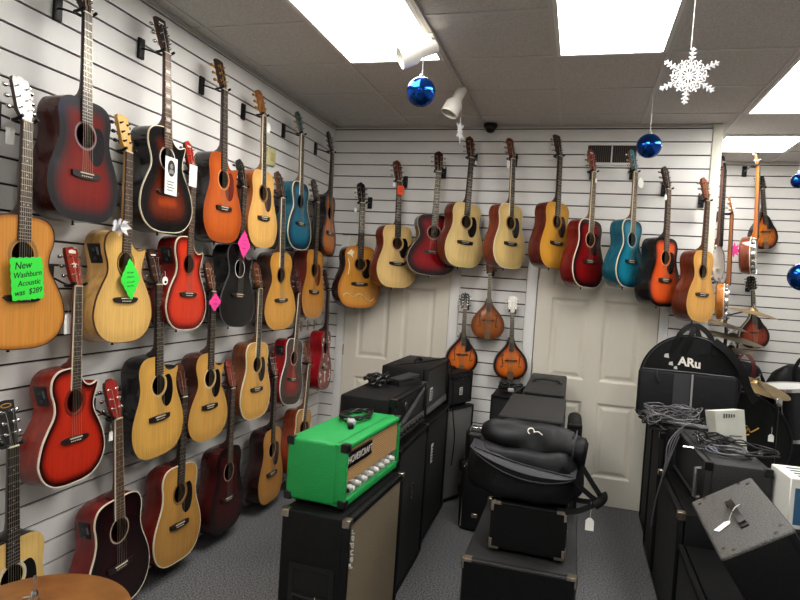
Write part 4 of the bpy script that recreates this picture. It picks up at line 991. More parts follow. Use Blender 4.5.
# hard cases standing between the stacks
def hardcase(label, x, y, w, d, h, rz, lean=0):
    r = thing('instrument_case', label, 'case', T(x, y, 0, rz, lean), 'hard instrument cases')
    MB().rbox((-w/2, -d/2, .0), (w/2, d/2, h), .035, 4).obj('shell', mat('case_vinyl', (20, 20, 21), .42, bump=.3, bscale=250), r)
    tr = MB(); 
    P = [(-w/2-.002, 0, .03), (-w/2-.002, 0, h-.03), (-w/2+.03, 0, h+.002), (w/2-.03, 0, h+.002), (w/2+.002, 0, h-.03), (w/2+.002, 0, .03)]
    tr.tube(P, .006, 6); tr.obj('metal_edge', CHROME, r)
    for sx in (-1, 1): MB().tube([(sx*(w/2-.028), -d/2-.001, .03), (sx*(w/2-.028), -d/2-.001, h-.03), (sx*(w/2-.028), -d/2+.04, h+.001), (sx*(w/2-.028), d/2-.04, h+.001)], .005, 6).obj('front_edge', CHROME, r)
    for z in (h*.25, h*.8): 
        MB().rbox((-.02, -d/2-.006, z-.014), (.022, -d/2+.002, z+.014), .003, 1).obj('latch', NICKEL, r)
    MB().tube(spline([(-w/2, 0, h*.45), (-w/2-.03, 0, h*.47), (-w/2-.03, 0, h*.58), (-w/2, 0, h*.6)], 4), .009, 8).obj('handle', BLACK, r)
    return r
hardcase('black hard case with a chrome edge standing left of the soft black bag', AY(471, 470, -.62).x+.01, -.50, .15, .24, .60, rad(4))
hardcase('black hard case with brass latch standing in front of the chrome edged one', 1.585, -.84, .24, .22, .46, rad(-8))

# --- right hand stack
R270 = -R90
cabR0 = cabinet('dark speaker cabinet under the large round bag beside the right hand door', T(2.79, -.40, 0, R270), .50, .22, .78, shell=TOLEX_D, handle=None, fr=.02)
cabR1 = cabinet('tall dark speaker cabinet under the cable heap on the right', T(2.84, -.87, 0, R270), .42, .36, .85, shell=TOLEX_D, handle='side', fr=.02, corners=[(1, -1, 1), (-1, -1, 1)], cl='black')
cabR3 = cabinet('black speaker cabinet facing the aisle under the head with coiled leads', T(2.85, -1.50, 0, R270), .76, .38, .645, shell=TOLEX_D, handle=None, fr=.02, corners=[(1, -1, 1), (-1, -1, 1)], cl='nickel')
headR3 = cabinet('black amplifier head with coiled leads on top on the right hand side', T(2.893, -1.475, .645, R270+rad(2)), .76, .285, .25, name='amplifier_head', cat='amplifier', shell=TOLEX_G, grille=mat('dark_front', (26, 26, 27), .4), handle=None, fr=.016, corners=[(1, 1, 1), (1, -1, 1), (-1, 1, 1), (-1, -1, 1)], cl='black')
MB().tube([(.30, -.142, .06), (.30, -.165, .06), (.30, -.165, .2), (.30, -.142, .2)], .010, 8).obj('front_handle', mat('grey_handle', (130, 130, 128), .35, metal=.6), headR3)
cabR4 = cabinet('near dark speaker cabinet with a chrome jack plate below the tilted grey amplifier', T(2.84, -2.52, 0, R270), 1.0, .40, .55, shell=mat('shadow_black_tolex', (6, 6, 7), .7, spec=.12, noise=.5, scale=200), handle=None, fr=.02)  # shell darkened: black shadow below the tilted amplifier is in its colour
pt = MB().rbox((.28, -.206, .42), (.40, -.2, .5), .002, 1).obj('jack_plate', CHROME, cabR4)
cabR5 = cabinet('black speaker cabinet propping up the tilted grey amplifier at the right edge', T(3.30, -2.42, 0, R270), .70, .40, .70, shell=TOLEX_D, handle=None, fr=.02)
# tilted grey combo
e1 = V((.03, -1, -.06)).normalized(); e2 = V((.83, .03, .55)); e2 = (e2-e1*e2.dot(e1)).normalized(); nn = e2.cross(e1).normalized()
if nn.z < 0: nn = -nn
P0 = V((2.60, -2.48, .885)); TW, TD, TH = .455, .232, .34
orig = P0+e1*TW/2+e2*TD/2-nn*TH
xax = -e1; yax = nn.cross(xax)
tl = cabinet('grey textured combo amplifier tilted on its edge with a leather handle at lower right', basis(orig, xax, yax, nn), TW, TD, TH, name='combo_amplifier', cat='amplifier', shell=TOLEX_D, grille=GRILLE_B, handle=None, fr=.03, feet=False)  # the end's shade and its smooth black both go into the shell colour
MB().rbox((-TW/2-.001, -TD/2-.001, TH-.014), (TW/2+.001, TD/2+.001, TH+.0005), .01, 3).obj('top_panel', mat('grey_tolex', (84, 83, 80), .6, noise=.5, scale=200, bump=.6, bscale=240), tl)
hm = MB()
for s in (-1, 1):
    hm.rbox((s*.085-.02, -.014, TH-.001), (s*.085+.02, .014, TH+.008), .003)
    hm.tube([(s*.085, 0, TH+.008), (s*.085, 0, TH+.010)], .006, 10)
strap_pts = [(-.085, 0, TH+.009), (-.05, 0, TH+.02), (0, 0, TH+.026), (.05, 0, TH+.02), (.085, 0, TH+.009)]
P = spline(strap_pts, 4); vs = []; fs = []
for p in P: vs += [(p.x, -.011, p.z-.002), (p.x, .011, p.z-.002), (p.x, .011, p.z+.003), (p.x, -.011, p.z+.003)]
for i in range(len(P)-1):
    for k in range(4): fs.append((i*4+k, i*4+(k+1) % 4, i*4+4+(k+1) % 4, i*4+4+k))
hm.add(vs, fs, 0, True); hm.obj('handle', mat('leather', (30, 26, 24), .4), tl)
for sx in (-1, 1):
    for sy in (-1, 1):
        for dx, dy in ((.02, .05), (.05, .025)):
            x, y_ = sx*(TW/2-dx), sy*(TD/2-dy)
            MB().tube([(x, y_, TH-.001), (x, y_, TH+.003)], .007, 10).obj('screw', CHROME, tl)
tp = tl.matrix_world @ V((-.06, -.03, TH+.01)); 
tgt = thing('price_tag', 'white pointed price tag tied to the leather handle of the tilted grey amplifier', 'price tag', tl.matrix_world @ T(-.045, .055, TH+.003, rad(-60)), 'small white price tags')
MB().add([(-.035, -.014, 0), (.015, -.014, 0), (.03, 0, 0), (.015, .014, 0), (-.035, .014, 0), (-.035, -.014, .001), (.015, -.014, .001), (.03, 0, .001), (.015, .014, .001), (-.035, .014, .001)], [(4, 3, 2, 1, 0), (5, 6, 7, 8, 9), (0, 1, 6, 5), (1, 2, 7, 6), (2, 3, 8, 7), (3, 4, 9, 8), (4, 0, 5, 9)]).obj('card', PAPER, tgt)
MB().tube(spline([(.025, 0, .001), (.04, .0, .012), (.06, -.012, .03), (.085, -.01, .028), (.09, .01, .012)], 4), .0016, 5).obj('string', mat('tag_string', (215, 212, 205), .8), tgt)
# ------------------------------------------------------------------ leads and small things on the right hand stack
HZ = .895
LEAD = mat('lead_black', (22, 22, 24), .35); LEADG = mat('lead_grey_glint', (100, 100, 103), .35)  # grey lead lightened so the wires' white highlights sit in its colour
def lead(label, seed, c, rx, ry, turns, dz, m=LEAD, r=.0042, rot=0, jit=.3, group='coiled leads on the right amplifier head'):
    o = cable(label, 'instrument_lead', [coil_pts(c, rx, ry, turns, seed, dz, jit, rot)], r, m, group)
    p = coil_pts(c, rx, ry, turns, seed, dz, jit, rot)[0]
    MB().tube([p, p+V((-.03, -.02, .0)), p+V((-.05, -.035, 0))], [.005, .007, .005], 8).obj('plug', CHROME, o)
    return o
lead('black lead coiled wide on the right amplifier head, largest loop hanging past its end', 31, (2.99, -1.55, HZ+.006), .13, .16, 3, .03)
lead('black lead bunched tightly on the left half of the right amplifier head', 32, (2.86, -1.45, HZ+.01), .07, .10, 4, .045)
lead('grey black lead with a silver plug across the front edge of the right amplifier head', 33, (2.90, -1.66, HZ+.006), .10, .07, 3, .03, LEADG)
ps = cable('black lead with a blue plug sleeve lying across the right amplifier head', 'instrument_lead', [[(2.76, -1.62, HZ+.008), (2.83, -1.63, HZ+.01), (2.9, -1.66, HZ+.02), (2.98, -1.68, HZ+.03), (3.05, -1.62, HZ+.03), (3.08, -1.5, HZ+.01)]], .0042, LEAD, 'coiled leads on the right amplifier head')
MB().tube([(2.75, -1.62, HZ+.008), (2.70, -1.612, HZ+.008)], .006, 8).obj('plug', CHROME, ps)
MB().tube([(2.80, -1.625, HZ+.012), (2.86, -1.642, HZ+.016)], .008, 8).obj('sleeve', mat('blue_sleeve', (30, 60, 120), .4), ps)
cable('bundle of thin wires hanging down the front of the right amplifier head', 'hanging_wire', [[(2.86, -1.2, HZ+.03), (2.78, -1.22, HZ+.05), (2.735-.02*k, -1.24-.03*k, .86), (2.69-.01*k, -1.26-.03*k, .72), (2.64-.004*k, -1.28-.02*k, .52), (2.63-.004*k, -1.29-.01*k, .36)] for k in range(4)], .0035, LEADG)
# heap of leads on the far cabinet
names = ['grey lead on top of the heap by the round black bag', 'black lead spread widest at the bottom of the heap by the round black bag', 'lead loop hanging off the left end of the heap by the round black bag', 'tight black lead coil at the right end of the heap by the round black bag', 'thin pale lead tangled through the front of the heap by the round black bag', 'black lead folded along the front edge of the heap by the round black bag']
spec = [(41, (2.74, -.90, .90), .14, .09, 6, .10, LEADG, .0038), (42, (2.75, -.90, .86), .18, .12, 7, .08, LEAD, .0045), (43, (2.64, -.92, .88), .07, .10, 4, .07, LEADG, .0035), (44, (2.86, -.90, .88), .08, .08, 4, .06, LEAD, .0045), (45, (2.72, -.97, .88), .14, .06, 4, .08, mat('lead_pale', (120, 118, 118), .4), .003), (46, (2.78, -1.0, .86), .15, .05, 5, .04, LEAD, .0045)]
for nm, (sd, c, rx, ry, tn, dz, mm, rr) in zip(names, spec):
    lead(nm, sd, c, rx, ry, tn, dz, mm, rr, group='leads in the heap by the round black bag')
sb = MB().tube([(2.735, -1.02, .905), (2.745, -1.022, .905), (2.99, -1.09, .905), (3.0, -1.093, .905)], [.014, .018, .018, .014], 14).obj('metal_tube', mat('grey_tube', (96, 97, 99), .35, metal=.6))
tag(sb, 'short grey metal tube lying in front of the cable heap on the right', 'tube')
MB().rbox((2.70, -1.10, .78), (3.02, -1.0, .889), .01).obj('support_case', TOLEX_D, None)
o = bpy.data.objects['support_case']; o.name = 'rack_case'; tag(o, 'low black rack case under the grey metal tube on the right', 'case')
# white carton with a lid leaning behind the leads
ct = thing('paper_carton', 'white paper carton with printed top standing behind the coiled leads', 'carton', T(3.02, -1.12, .79, rad(14), rad(-6)))
MB().add([(-.075, -.05, 0), (.085, -.05, 0), (.085, .06, 0), (-.075, .06, 0), (-.11, -.06, .235), (.055, -.06, .255), (.055, .06, .25), (-.11, .06, .23)], [(0, 3, 2, 1), (4, 5, 6, 7), (0, 1, 5, 4), (1, 2, 6, 5), (2, 3, 7, 6), (3, 0, 4, 7)]).obj('box', mat('carton_white', (206, 207, 196), .7, noise=.06, scale=12), ct)
k = MB()
for i in range(5): k.box((-.06+.014*i, -.0615, .20+.002*i), (-.053+.014*i, -.0575, .225))
for i in range(3): k.box((-.02, -.0552+.0, .10-.02*i), (.05-.015*i, -.0535, .106-.02*i))
k.obj('print', mat('print_grey', (70, 74, 70), .7), ct)
# white boxed unit at right edge
wb = thing('product_box', 'white product box with a blue label at the right edge of the photo', 'box', T(3.20, -1.885, .69, rad(4)))
MB().rbox((-.135, -.115, 0), (.14, .115, .222), .004, 1).obj('carton', mat('carton_bright', (226, 226, 218), .6), wb)
MB().box((-.115, -.1165, .02), (.13, -.115, .18)).obj('label_panel', mat('blue_label', (58, 98, 132), .5), wb)
k = MB()
for i in range(5): k.box((-.095+.012*i, -.1175, .15-.028*i), (-.05+.02*i, -.1165, .162-.028*i), 1)
for i in range(4): k.box((-.09, -.08+.045*i, .222), (.12-.02*(i % 2), -.06+.045*i, .2228))
k.obj('printed_lines', [mat('print_slate', (60, 84, 100), .6), PAPER], wb)
cabR6 = cabinet('black cabinet under the white product box at the right edge', T(3.24, -1.80, 0, R270), .46, .36, .69, shell=TOLEX_D, handle=None, fr=.02)

# round black drum bag
rb = thing('drum_bag', 'large round black padded bag with grey pocket leaning beside the right hand door', 'bag', T(2.885, -.52, .785, rad(-4), rad(-6)))
RAD, DP = .315, .15
b = MB(); prof = [(0, -DP/2), (RAD*.9, -DP/2), (RAD*.97, -DP/2+.012), (RAD, -DP/2+.035), (RAD, DP/2-.035), (RAD*.97, DP/2-.012), (RAD*.9, DP/2), (0, DP/2)]
Mx = Matrix.Translation((0, 0, RAD)) @ Matrix.Rotation(PI/2, 4, 'X')
b.lathe(prof, 64, M=Mx); o = b.obj('bag_shell', mat('bag_black', (9, 9, 10), .7, spec=.2, noise=.2, scale=50, bump=.4, bscale=20), rb)
for yy in (-DP/2+.006, DP/2-.006): MB().tube([(RAD*.955*math.cos(2*PI*k/60), yy, RAD+RAD*.955*math.sin(2*PI*k/60)) for k in range(60)], .005, 6, closed=True).obj('piping', mat('piping_black', (36, 36, 38), .5), rb)
# pocket : lower half pouch
pk = MB(); pk.rbox((-RAD-.005, -DP/2-.05, .06), (RAD-.03, -DP/2+.01, RAD+.062), .025, 3)
po = pk.obj('front_pocket', mat('pocket_nylon', (25, 26, 28), .65, spec=.25, noise=.2, scale=40, bump=.5, bscale=22), rb)
MB().box((-.10, -DP/2-.053, .09), (0, -DP/2-.048, RAD+.05)).obj('pocket_panel', mat('pocket_grey', (46, 47, 50), .6, bump=.3, bscale=40), po)
MB().box((.006, -DP/2-.0535, .09), (.018, -DP/2-.048, RAD+.05)).obj('reflective_strip', mat('reflective_grey', (140, 140, 140), .4), po)
MB().tube([(-RAD+.02, -DP/2-.04, RAD+.06), (0, -DP/2-.042, RAD+.062), (RAD-.06, -DP/2-.04, RAD+.06)], .005, 6).obj('zip', mat('zip_grey', (74, 74, 76), .5), po)
MB().tube(spline([(-.20, -DP/2-.05, RAD+.06), (-.205, -DP/2-.055, RAD+.02), (-.19, -DP/2-.055, RAD-.02)], 4), .009, 8).obj('zip_pull', mat('piping_black', (36, 36, 38), .5), po)
text('logo', 'ARu', .078, PEARL, rb, Matrix.Translation((-.005, -DP/2-.001, RAD+.125)) @ FRONT @ Matrix.Rotation(rad(-5), 4, 'Z'), .001, -.1, bold=.0028)
for (x, z, s) in ((-.15, .16, .016), (-.12, .11, .014), (-.09, .085, .012)):
    MB().prism([(x-s, RAD+z-s*.7), (x+s, RAD+z-s), (x+s*.6, RAD+z+s), (x-s*.8, RAD+z+s*.6)], -DP/2-.002, -DP/2).obj('logo_fragment', mat('logo_pale', (190, 190, 186), .6), rb)
for dx in (-.02, .05):
    strap([(-.10+dx, -DP/2-.004, RAD*1.6), (-.06+dx, -.09, RAD*1.98), (-.015+dx*.5, -.05, RAD*2.17), (.02+dx*.5, -.05, RAD*2.18), (.06+dx, -.06, RAD*1.98), (.09+dx, -DP/2-.004, RAD*1.6)], .034, MB()).obj('carry_handle', STRAP, rb)
strap([(.13, -DP/2-.004, RAD*1.9), (.22, -DP/2-.02, RAD*1.68), (.30, -DP/2-.01, RAD*1.35), (.345, -.06, RAD*1.0), (.40, -.04, RAD*.72)], .05, MB(), .008).obj('shoulder_strap', STRAP, rb)

# bass drum with black head, toms, cymbals
HOOP = mat('drum_hoop', (22, 22, 24), .3)
def drum(label, M, rad_, dep, head, shell, hoopm, lugs=8, name='drum', mark=False):
    """axis along local z, top head at z=dep"""
    r = thing(name, label, 'drum', M)
    MB().lathe([(rad_*.97, 0), (rad_*.97, dep)], 48).obj('shell', shell, r)
    for z in (0, dep): MB().lathe([(rad_*.97, z-.014), (rad_*1.02, z-.014), (rad_*1.02, z+.012), (rad_*.985, z+.012)], 48).obj('hoop', hoopm, r)
    MB().lathe([(rad_*.99, dep+.004), (rad_*.95, dep+.002), (0, dep+.002)], 48).obj('drumhead', head, r)
    MB().lathe([(rad_*.99, -.004), (0, -.002)], 48).obj('drumhead', head, r)
    for k in range(lugs):
        q = 2*PI*(k+.5)/lugs; x, yy = rad_*1.01*math.cos(q), rad_*1.01*math.sin(q)
        l = MB(); l.tube([(x, yy, .01), (x, yy, dep-.01)], .0035, 6); l.rbox((x-.009, yy-.009, dep*.5-.02), (x+.009, yy+.009, dep*.5+.02), .003, 1); l.obj('lug', CHROME, r)
    return r
bd = drum('large bass drum with a black front head and gold mark on the right', Matrix.Translation(AY(737, 440, -.38)+V((.0, .27, 0))) @ Matrix.Rotation(PI/2, 4, 'X'), .325, .27, mat('black_head', (12, 14, 13), .55, spec=.3), HOOP, HOOP, name='bass_drum')
g2 = MB(); 
for pts in ([(-.03, -.02), (-.015, .01), (0, .025), (.008, .0), (.02, .03), (.035, .005), (.06, .02), (.085, .04)], [(-.04, -.03), (.0, -.02), (.03, -.012)], [(-.02, .03), (.0, .045), (.015, .04)]):
    g2.tube(spline([(x+.04, yy+.06, .274) for x, yy in pts], 4), .0055, 5)
g2.obj('gold_mark', GOLD, bd)
st_ = cabinet('black box carrying the bass drum on the right', T(3.26, -.27, 0, 0), .4, .34, AY(737, 440, -.38).z-.335, name='riser_box', cat='box', shell=TOLEX_D, grille=None, handle=None, feet=False, fr=.02, lip=.002)
drum('floor tom with a white head and chrome hoop at the right edge', Matrix.Translation((3.68, .10, .70)) @ Matrix.Rotation(rad(-8), 4, 'Y'), .19, .36, mat('white_head', (214, 214, 210), .5), mat('dark_shell', (24, 24, 27), .25), CHROME, name='tom_drum')
BRONZE = mat('cymbal_bronze', (150, 128, 88), .42, metal=.75, noise=.12, scale=18)
BRONZE2 = mat('cymbal_dull', (128, 116, 92), .35, metal=.9, noise=.12, scale=18)
COPPER = mat('cymbal_brown', (158, 110, 60), .45, metal=.6, noise=.25, scale=9)
def cymbal(name, label, M, R, m, group=None, sleeve=True):
    r = thing(name, label, 'cymbal', M, group)
    prof = [(0.006, .034), (R*.06, .033), (R*.13, .026), (R*.17, .014), (R*.19, .010), (R*.6, .002), (R, -.012)]
    prof += [(x, z-.0015) for x, z in prof[::-1]]
    MB().lathe(prof, 64).obj('disc', m, r)
    if sleeve:
        MB().lathe([(0, .075), (.004, .075), (.004, .055), (.011, .053), (.011, .045), (.017, .043), (.017, .034), (0, .034)], 14).obj('wing_nut', CHROME, r)
    return r
def stand(label, base, top, tilt=None, group=None, arm=None):
    bx, by, bz = base
    r = thing('cymbal_stand', label, 'stand', Matrix.Translation((bx, by, bz)), group); tp = V(top)-V(base)
    if arm:
        k = V(arm)-V(base); MB().tube([(0, 0, .06), k], .008, 10).obj('pole', BLK_METAL, r); MB().tube([k, tp], .006, 8).obj('boom_arm', CHROME if group is None else BLK_METAL, r)
        MB().rbox(tuple(k-V((.02, .02, .025))), tuple(k+V((.02, .02, .025))), .006).obj('clamp', CHROME, r)
    else:
        MB().tube([(0, 0, .06), tp*.5, tp], [.013, .012, .006], 10).obj('pole', CHROME if group is None else BLK_METAL, r)
    for k in range(3):
        q = 2*PI*k/3+.4; MB().tube([(0, 0, .32), (.13*math.cos(q), .13*math.sin(q), .12), (.24*math.cos(q), .24*math.sin(q), .012)], .007, 8).obj('leg', CHROME if group is None else BLK_METAL, r)
    return r
# front bronze cymbal above the bass drum
cc = AY(756, 384, -.2)
cymbal('cymbal', 'large dull bronze cymbal tilted above the bass drum', Matrix.Translation(cc) @ Matrix.Rotation(rad(14), 4, 'Y') @ Matrix.Rotation(rad(9), 4, 'X'), .225, BRONZE)
stand('chrome cymbal stand at the right edge behind the white product box', tuple(AY(775, 440, -.62)*V((1, 1, 0)) if False else (AY(775, 440, -.62).x, -.62, 0)), tuple(cc+V((.0, .0, .02))), arm=(AY(775, 440, -.62).x, -.62, 1.04))
price_tag('white price tag hanging on the cymbal stand beside the bass drum', AY(771, 438, -.66), (-.3, -1, 0), .032, .05)
# stack of cymbals in the alcove
for i, (u0, v0, R, rx, ry, y_, lb) in enumerate((
    (753, 312, .185, 3, 10, .15, 'pale bronze cymbal, highest of the alcove stack, with a bright bell'),
    (722, 323, .19, 4, 12, .35, 'thin dark cymbal second from the top of the alcove stack'),
    (733, 337, .22, 4, 11, .2, 'broad brown cymbal third from the top of the alcove stack'),
    (731, 349, .17, 3, 1, .4, 'flat grey cymbal lowest in the alcove stack'))):
    p = AY(u0, v0, y_)
    cymbal('cymbal', lb, Matrix.Translation(p) @ Matrix.Rotation(rad(ry), 4, 'Y') @ Matrix.Rotation(rad(rx), 4, 'X'), R, BRONZE if i == 0 else BRONZE2, 'cymbals in the alcove')
    stand(('black boom stand of the '+lb.split(',')[0]).replace(' second from', ' second from'), (max(3.31, p.x-.10)+.05*i, y_+.42-.02*i, 0), tuple(p+V((0, 0, .02))), group='alcove cymbal stands', arm=(max(3.31, p.x-.10)+.05*i, y_+.42-.02*i, p.z-.05))
# padded gig bags against the alcove wall
for i, (x, y_, lb, w_) in enumerate(((3.55, 1.05, 'padded black gig bag standing at the alcove wall, left one', .36), (3.98, 1.0, 'padded black gig bag standing at the alcove wall, right one', .40))):
    r = thing('gig_bag', lb, 'bag', T(x, y_, 0), 'gig bags in the alcove')
    softbox(MB(), (0, 0, .57), w_*.62, .14, .57, 3.2, wr=.02, seed=7+i).obj('bag_shell', FAB, r)
    strap([(-.05, -.15, .95), (-.07, -.17, 1.12), (0, -.12, 1.22), (.07, -.17, 1.12), (.05, -.15, .95)], .03, MB()).obj('carry_handle', mat('red_lined_strap', (90, 24, 24), .6) if i == 0 else STRAP, r)

# bronze cymbal at lower left corner
lc = AZ(34, 603, .72)
cymbal('ride_cymbal', 'brown bronze cymbal with chrome rod at the lower left corner', Matrix.Translation(lc-V((0, 0, .034))) @ Matrix.Rotation(rad(2), 4, 'X'), .245, COPPER, sleeve=False)
sr = thing('cymbal_stand', 'chrome cymbal stand under the brown cymbal at the lower left corner', 'stand', Matrix.Translation((lc.x, lc.y, 0)))
MB().tube([(0, 0, .05), (0, 0, lc.z-.02)], .010, 10).obj('pole', CHROME, sr)
MB().tube([(0, 0, lc.z-.02), (0, 0, lc.z+.075)], .0042, 10).obj('rod', CHROME, sr)
MB().lathe([(0, .03), (.008, .03), (.010, .024), (.010, .004), (.016, .003), (.016, -.004), (0, -.004)], 14, M=Matrix.Translation((0, 0, lc.z+.004))).obj('clutch', CHROME, sr)
MB().tube([(.0, 0, lc.z+.018), (-.028, -.01, lc.z+.012)], .0035, 8).obj('wing_screw', CHROME, sr)
for k in range(3):
    q = 2*PI*k/3; MB().tube([(0, 0, .3), (.14*math.cos(q), .14*math.sin(q), .1), (.24*math.cos(q), .24*math.sin(q), .012)], .007, 8).obj('leg', CHROME, sr)

# ------------------------------------------------------------------ banjos and mandolins of the alcove
def make_banjo(label, A, B, yaw, rim, pot=.14, dep=.10, neckc=(110, 66, 36), group='banjos in the alcove', flat=(236, 232, 222)):
    r = thing('banjo', label, 'banjo', None, group); cz = pot
    Mz = Matrix.Translation((0, 0, cz)) @ Matrix.Rotation(PI/2, 4, 'X')
    # lathe z axis -> local -y (front). rim from back (-dep) to front 0
    RIM = wood('banjo_rim_%d_%d_%d' % rim, rim, .2, .6)
    MB().lathe([(0, -dep), (pot*.86, -dep), (pot*.98, -dep+.012), (pot, -dep+.03), (pot, -.022), (pot*.9, -.022)], 48, M=Mz).obj('resonator', RIM, r)
    MB().lathe([(pot*.99, -.03), (pot*1.005, -.03), (pot*1.005, -.024), (pot*.99, -.022)], 48, M=Mz).obj('rim_binding', CREAM, r)
    MB().lathe([(pot*.84, -.02), (pot*.84, .004), (pot*.88, .006), (pot*.88, -.02)], 48, M=Mz).obj('tension_hoop', CHROME, r)
    MB().lathe([(pot*.85, .0), (0, .0)], 48, M=Mz).obj('banjo_head', mat('banjo_skin', flat, .6), r)
    for k in range(16):
        q = 2*PI*k/16; x, z = pot*.93*math.cos(q), cz+pot*.93*math.sin(q)
        h = MB().tube([(x, -.006, z), (x, .03, z)], .0035, 6); h.rbox((x-.009, -.004, z-.009), (x+.009, .022, z+.009), .003, 1); h.obj('bracket', CHROME, r)
    NW = wood('banjo_neck_%d_%d_%d' % neckc, neckc, .25, .5)
    zt = .80
    mb = MB(); 
    vs = []; fs = []
    for z, w_, d0 in ((cz+pot*.86, .03, .05), (cz+pot+.05, .028, .03), (.55, .026, .026), (zt, .021, .022)):
        for k in range(9): q = PI*k/8; vs.append((w_*math.cos(q), -.012+d0*math.sin(q), z))
    for i in range(3):
        for k in range(8): fs.append((i*9+k, i*9+k+1, i*9+10+k, i*9+9+k))
        fs.append((i*9+8, i*9, i*9+9, i*9+17))
    mb.add(vs, fs, 0, True).obj('neck', NW, r)
    fb = MB().box((-.024, -.018, cz+pot*.88), (.024, -.012, zt))
    for k in range(1, 20): 
        z = zt-.66*(1-2**(-k/12)); 
        if z > cz+pot*.9: fb.box((-.024, -.0188, z-.0008), (.024, -.018, z+.0008), 1)
    fb.obj('fretboard', [EBONY, FRETM], r)
    hp = [(.022, 0), (.03, .03), (.034, .08), (.03, .13), (.012, .125), (0, .14)]; P = hp+[(-x, z) for x, z in hp[::-1][1:]]
    m = MB().prism(P, 0, .015, 1); m.prism(P, -.0012, 0, 0)
    h = m.obj('headstock', [mat('banjo_face', (18, 17, 17), .2), NW], r); h.matrix_local = Matrix.Translation((0, -.014, zt)) @ Matrix.Rotation(-rad(12), 4, 'X')
    for k in range(2):
        for s in (-1, 1): t = link('tuner', tuner_mesh(s, CHROME, CREAM), h); t.location = (s*.02, 0, .045+.05*k)
    MB().rbox((-.04, -.011, .10), (.04, -.001, .106), .001, 1).obj('bridge', CREAM, r)
    tp = MB().prism([(-.02, 0), (.02, 0), (.012, .045), (-.012, .045)], -.012, -.004).obj('tailpiece', CHROME, r)
    a = rad(yaw); place(r, A, B, (math.sin(a), -math.cos(a), 0), .94); return r
def alc(u0, v0, u1, v1, y_): return AY(u0, v0, y_), AY(u1, v1, y_)
bj = []
bj.append((make_banjo('amber banjo hanging high in the alcove, seen from its reddish brown side', *alc(758, 148, 755, 274, .95), 72, (128, 62, 34), neckc=(176, 104, 46)), 'amber banjo', 'reddish sided banjo'))
bj.append((make_banjo('banjo with honey amber rim just right of the cream corner post', *alc(732, 196, 727, 320, .90), 78, (196, 122, 46), neckc=(150, 90, 44), dep=.085), '', 'honey rimmed banjo'))
bj.append((make_banjo('dark banjo half hidden by the cream corner post', *alc(724, 149, 717, 284, 1.0), 60, (74, 30, 26), neckc=(104, 70, 56)), '', 'dark banjo behind the cream post'))
GA = [
 dict(id='a1', A=(762, 174), B=(765, 249), y=1.2, yaw=25, top=((196, 116, 40), (176, 88, 30), (46, 22, 16)), side=(40, 22, 18), hface=(30, 26, 26), pg=True, bind=(60, 36, 26), label='brown sunburst mandolin behind the high amber banjo in the alcove'),
 dict(id='a2', A=(752, 275), B=(755, 349), y=1.18, yaw=12, top=((160, 66, 32), (140, 50, 26), (22, 14, 13)), bw=.07, side=(30, 20, 18), hface=(28, 26, 26), pg=True, bind=(196, 180, 150), label='dark red sunburst mandolin below the amber banjo in the alcove'),
]
for g in GA:
    g['group'] = 'mandolins in the alcove'; A, B = alc(*g['A'], *g['B'], g['y']); a = rad(g['yaw'])
    r = make_mandolin(g); place(r, A, B, (math.sin(a), -math.cos(a), 0), .668); g['r'] = r
bpy.context.view_layer.update()
for r, _, dsc in bj: hanger(r, 'A', 'the '+dsc, .805)
for g, dsc in zip(GA, ('the brown sunburst mandolin in the alcove', 'the dark red sunburst mandolin in the alcove')): hanger(g['r'], 'A', dsc, .538, .7)

# ------------------------------------------------------------------ cards and tags on the instruments
def on_guitar(gid, x, y, z): return ROOTS[gid].matrix_world @ V((x, y, z))
def gframe(gid, x, y, z, roll=0):
    M = ROOTS[gid].matrix_world; return M @ Matrix.Translation((x, y, z)) @ Matrix.Rotation(roll, 4, 'Y')
def zigzag(w, h, n, d):
    P = []
    for (x0, z0, x1, z1) in ((-w, -h, w, -h), (w, -h, w, h), (w, h, -w, h), (-w, h, -w, -h)):
        L = math.hypot(x1-x0, z1-z0); k = max(2, int(L/d)); nx, nz = (z1-z0)/L, -(x1-x0)/L
        for i in range(k): t = i/k; o = (.004 if i % 2 else 0); P.append((x0+(x1-x0)*t+nx*o, z0+(z1-z0)*t+nz*o))
    return P
GRN = mat('neon_green_card', (60, 225, 70), .7); PNK = mat('neon_pink_card', (236, 70, 150), .7); ORG = mat('neon_orange_card', (245, 92, 50), .7)
gs = thing('price_sign', 'neon green handwritten sign on the amber guitar with the white headstock', 'price sign', gframe('7', .002, -.021, .27, rad(-5)))
MB().prism(zigzag(.07, .078, 8, .014), -.001, .0).obj('card', GRN, gs)
for s, z, sz, x in (('New', .05, .038, -.018), ('Washburn', .016, .03, .0), ('Acoustic', -.016, .029, .006), ('was  $289', -.05, .03, .0)):
    text('handwriting', s, sz, DARKIN, gs, Matrix.Translation((x, -.0015, z)) @ FRONT @ Matrix.Rotation(rad(4), 4, 'Z'), .0003, .25)
def diamond(w, h, n=7):
    P = []
    for (x0, z0, x1, z1) in ((0, -h, w, 0), (w, 0, 0, h), (0, h, -w, 0), (-w, 0, 0, -h)):
        L = math.hypot(x1-x0, z1-z0); nx, nz = (z1-z0)/L, -(x1-x0)/L
        for i in range(n): t = i/n; o = (.005 if i % 2 else 0); P.append((x0+(x1-x0)*t+nx*o, z0+(z1-z0)*t+nz*o))
    return P
def scribble(parent, w, rows, y=-.0015, seed=1, m=DARKIN):
    rn = random.Random(seed); mb = MB()
    for k, z in enumerate(rows):
        ww = w*(1-.25*abs(z)/max(.001, max(abs(q) for q in rows)))
        mb.tube([(-ww+2*ww*i/12, y, z+rn.uniform(-.004, .004)) for i in range(13)], .0009, 4)
    mb.obj('handwriting', m, parent)
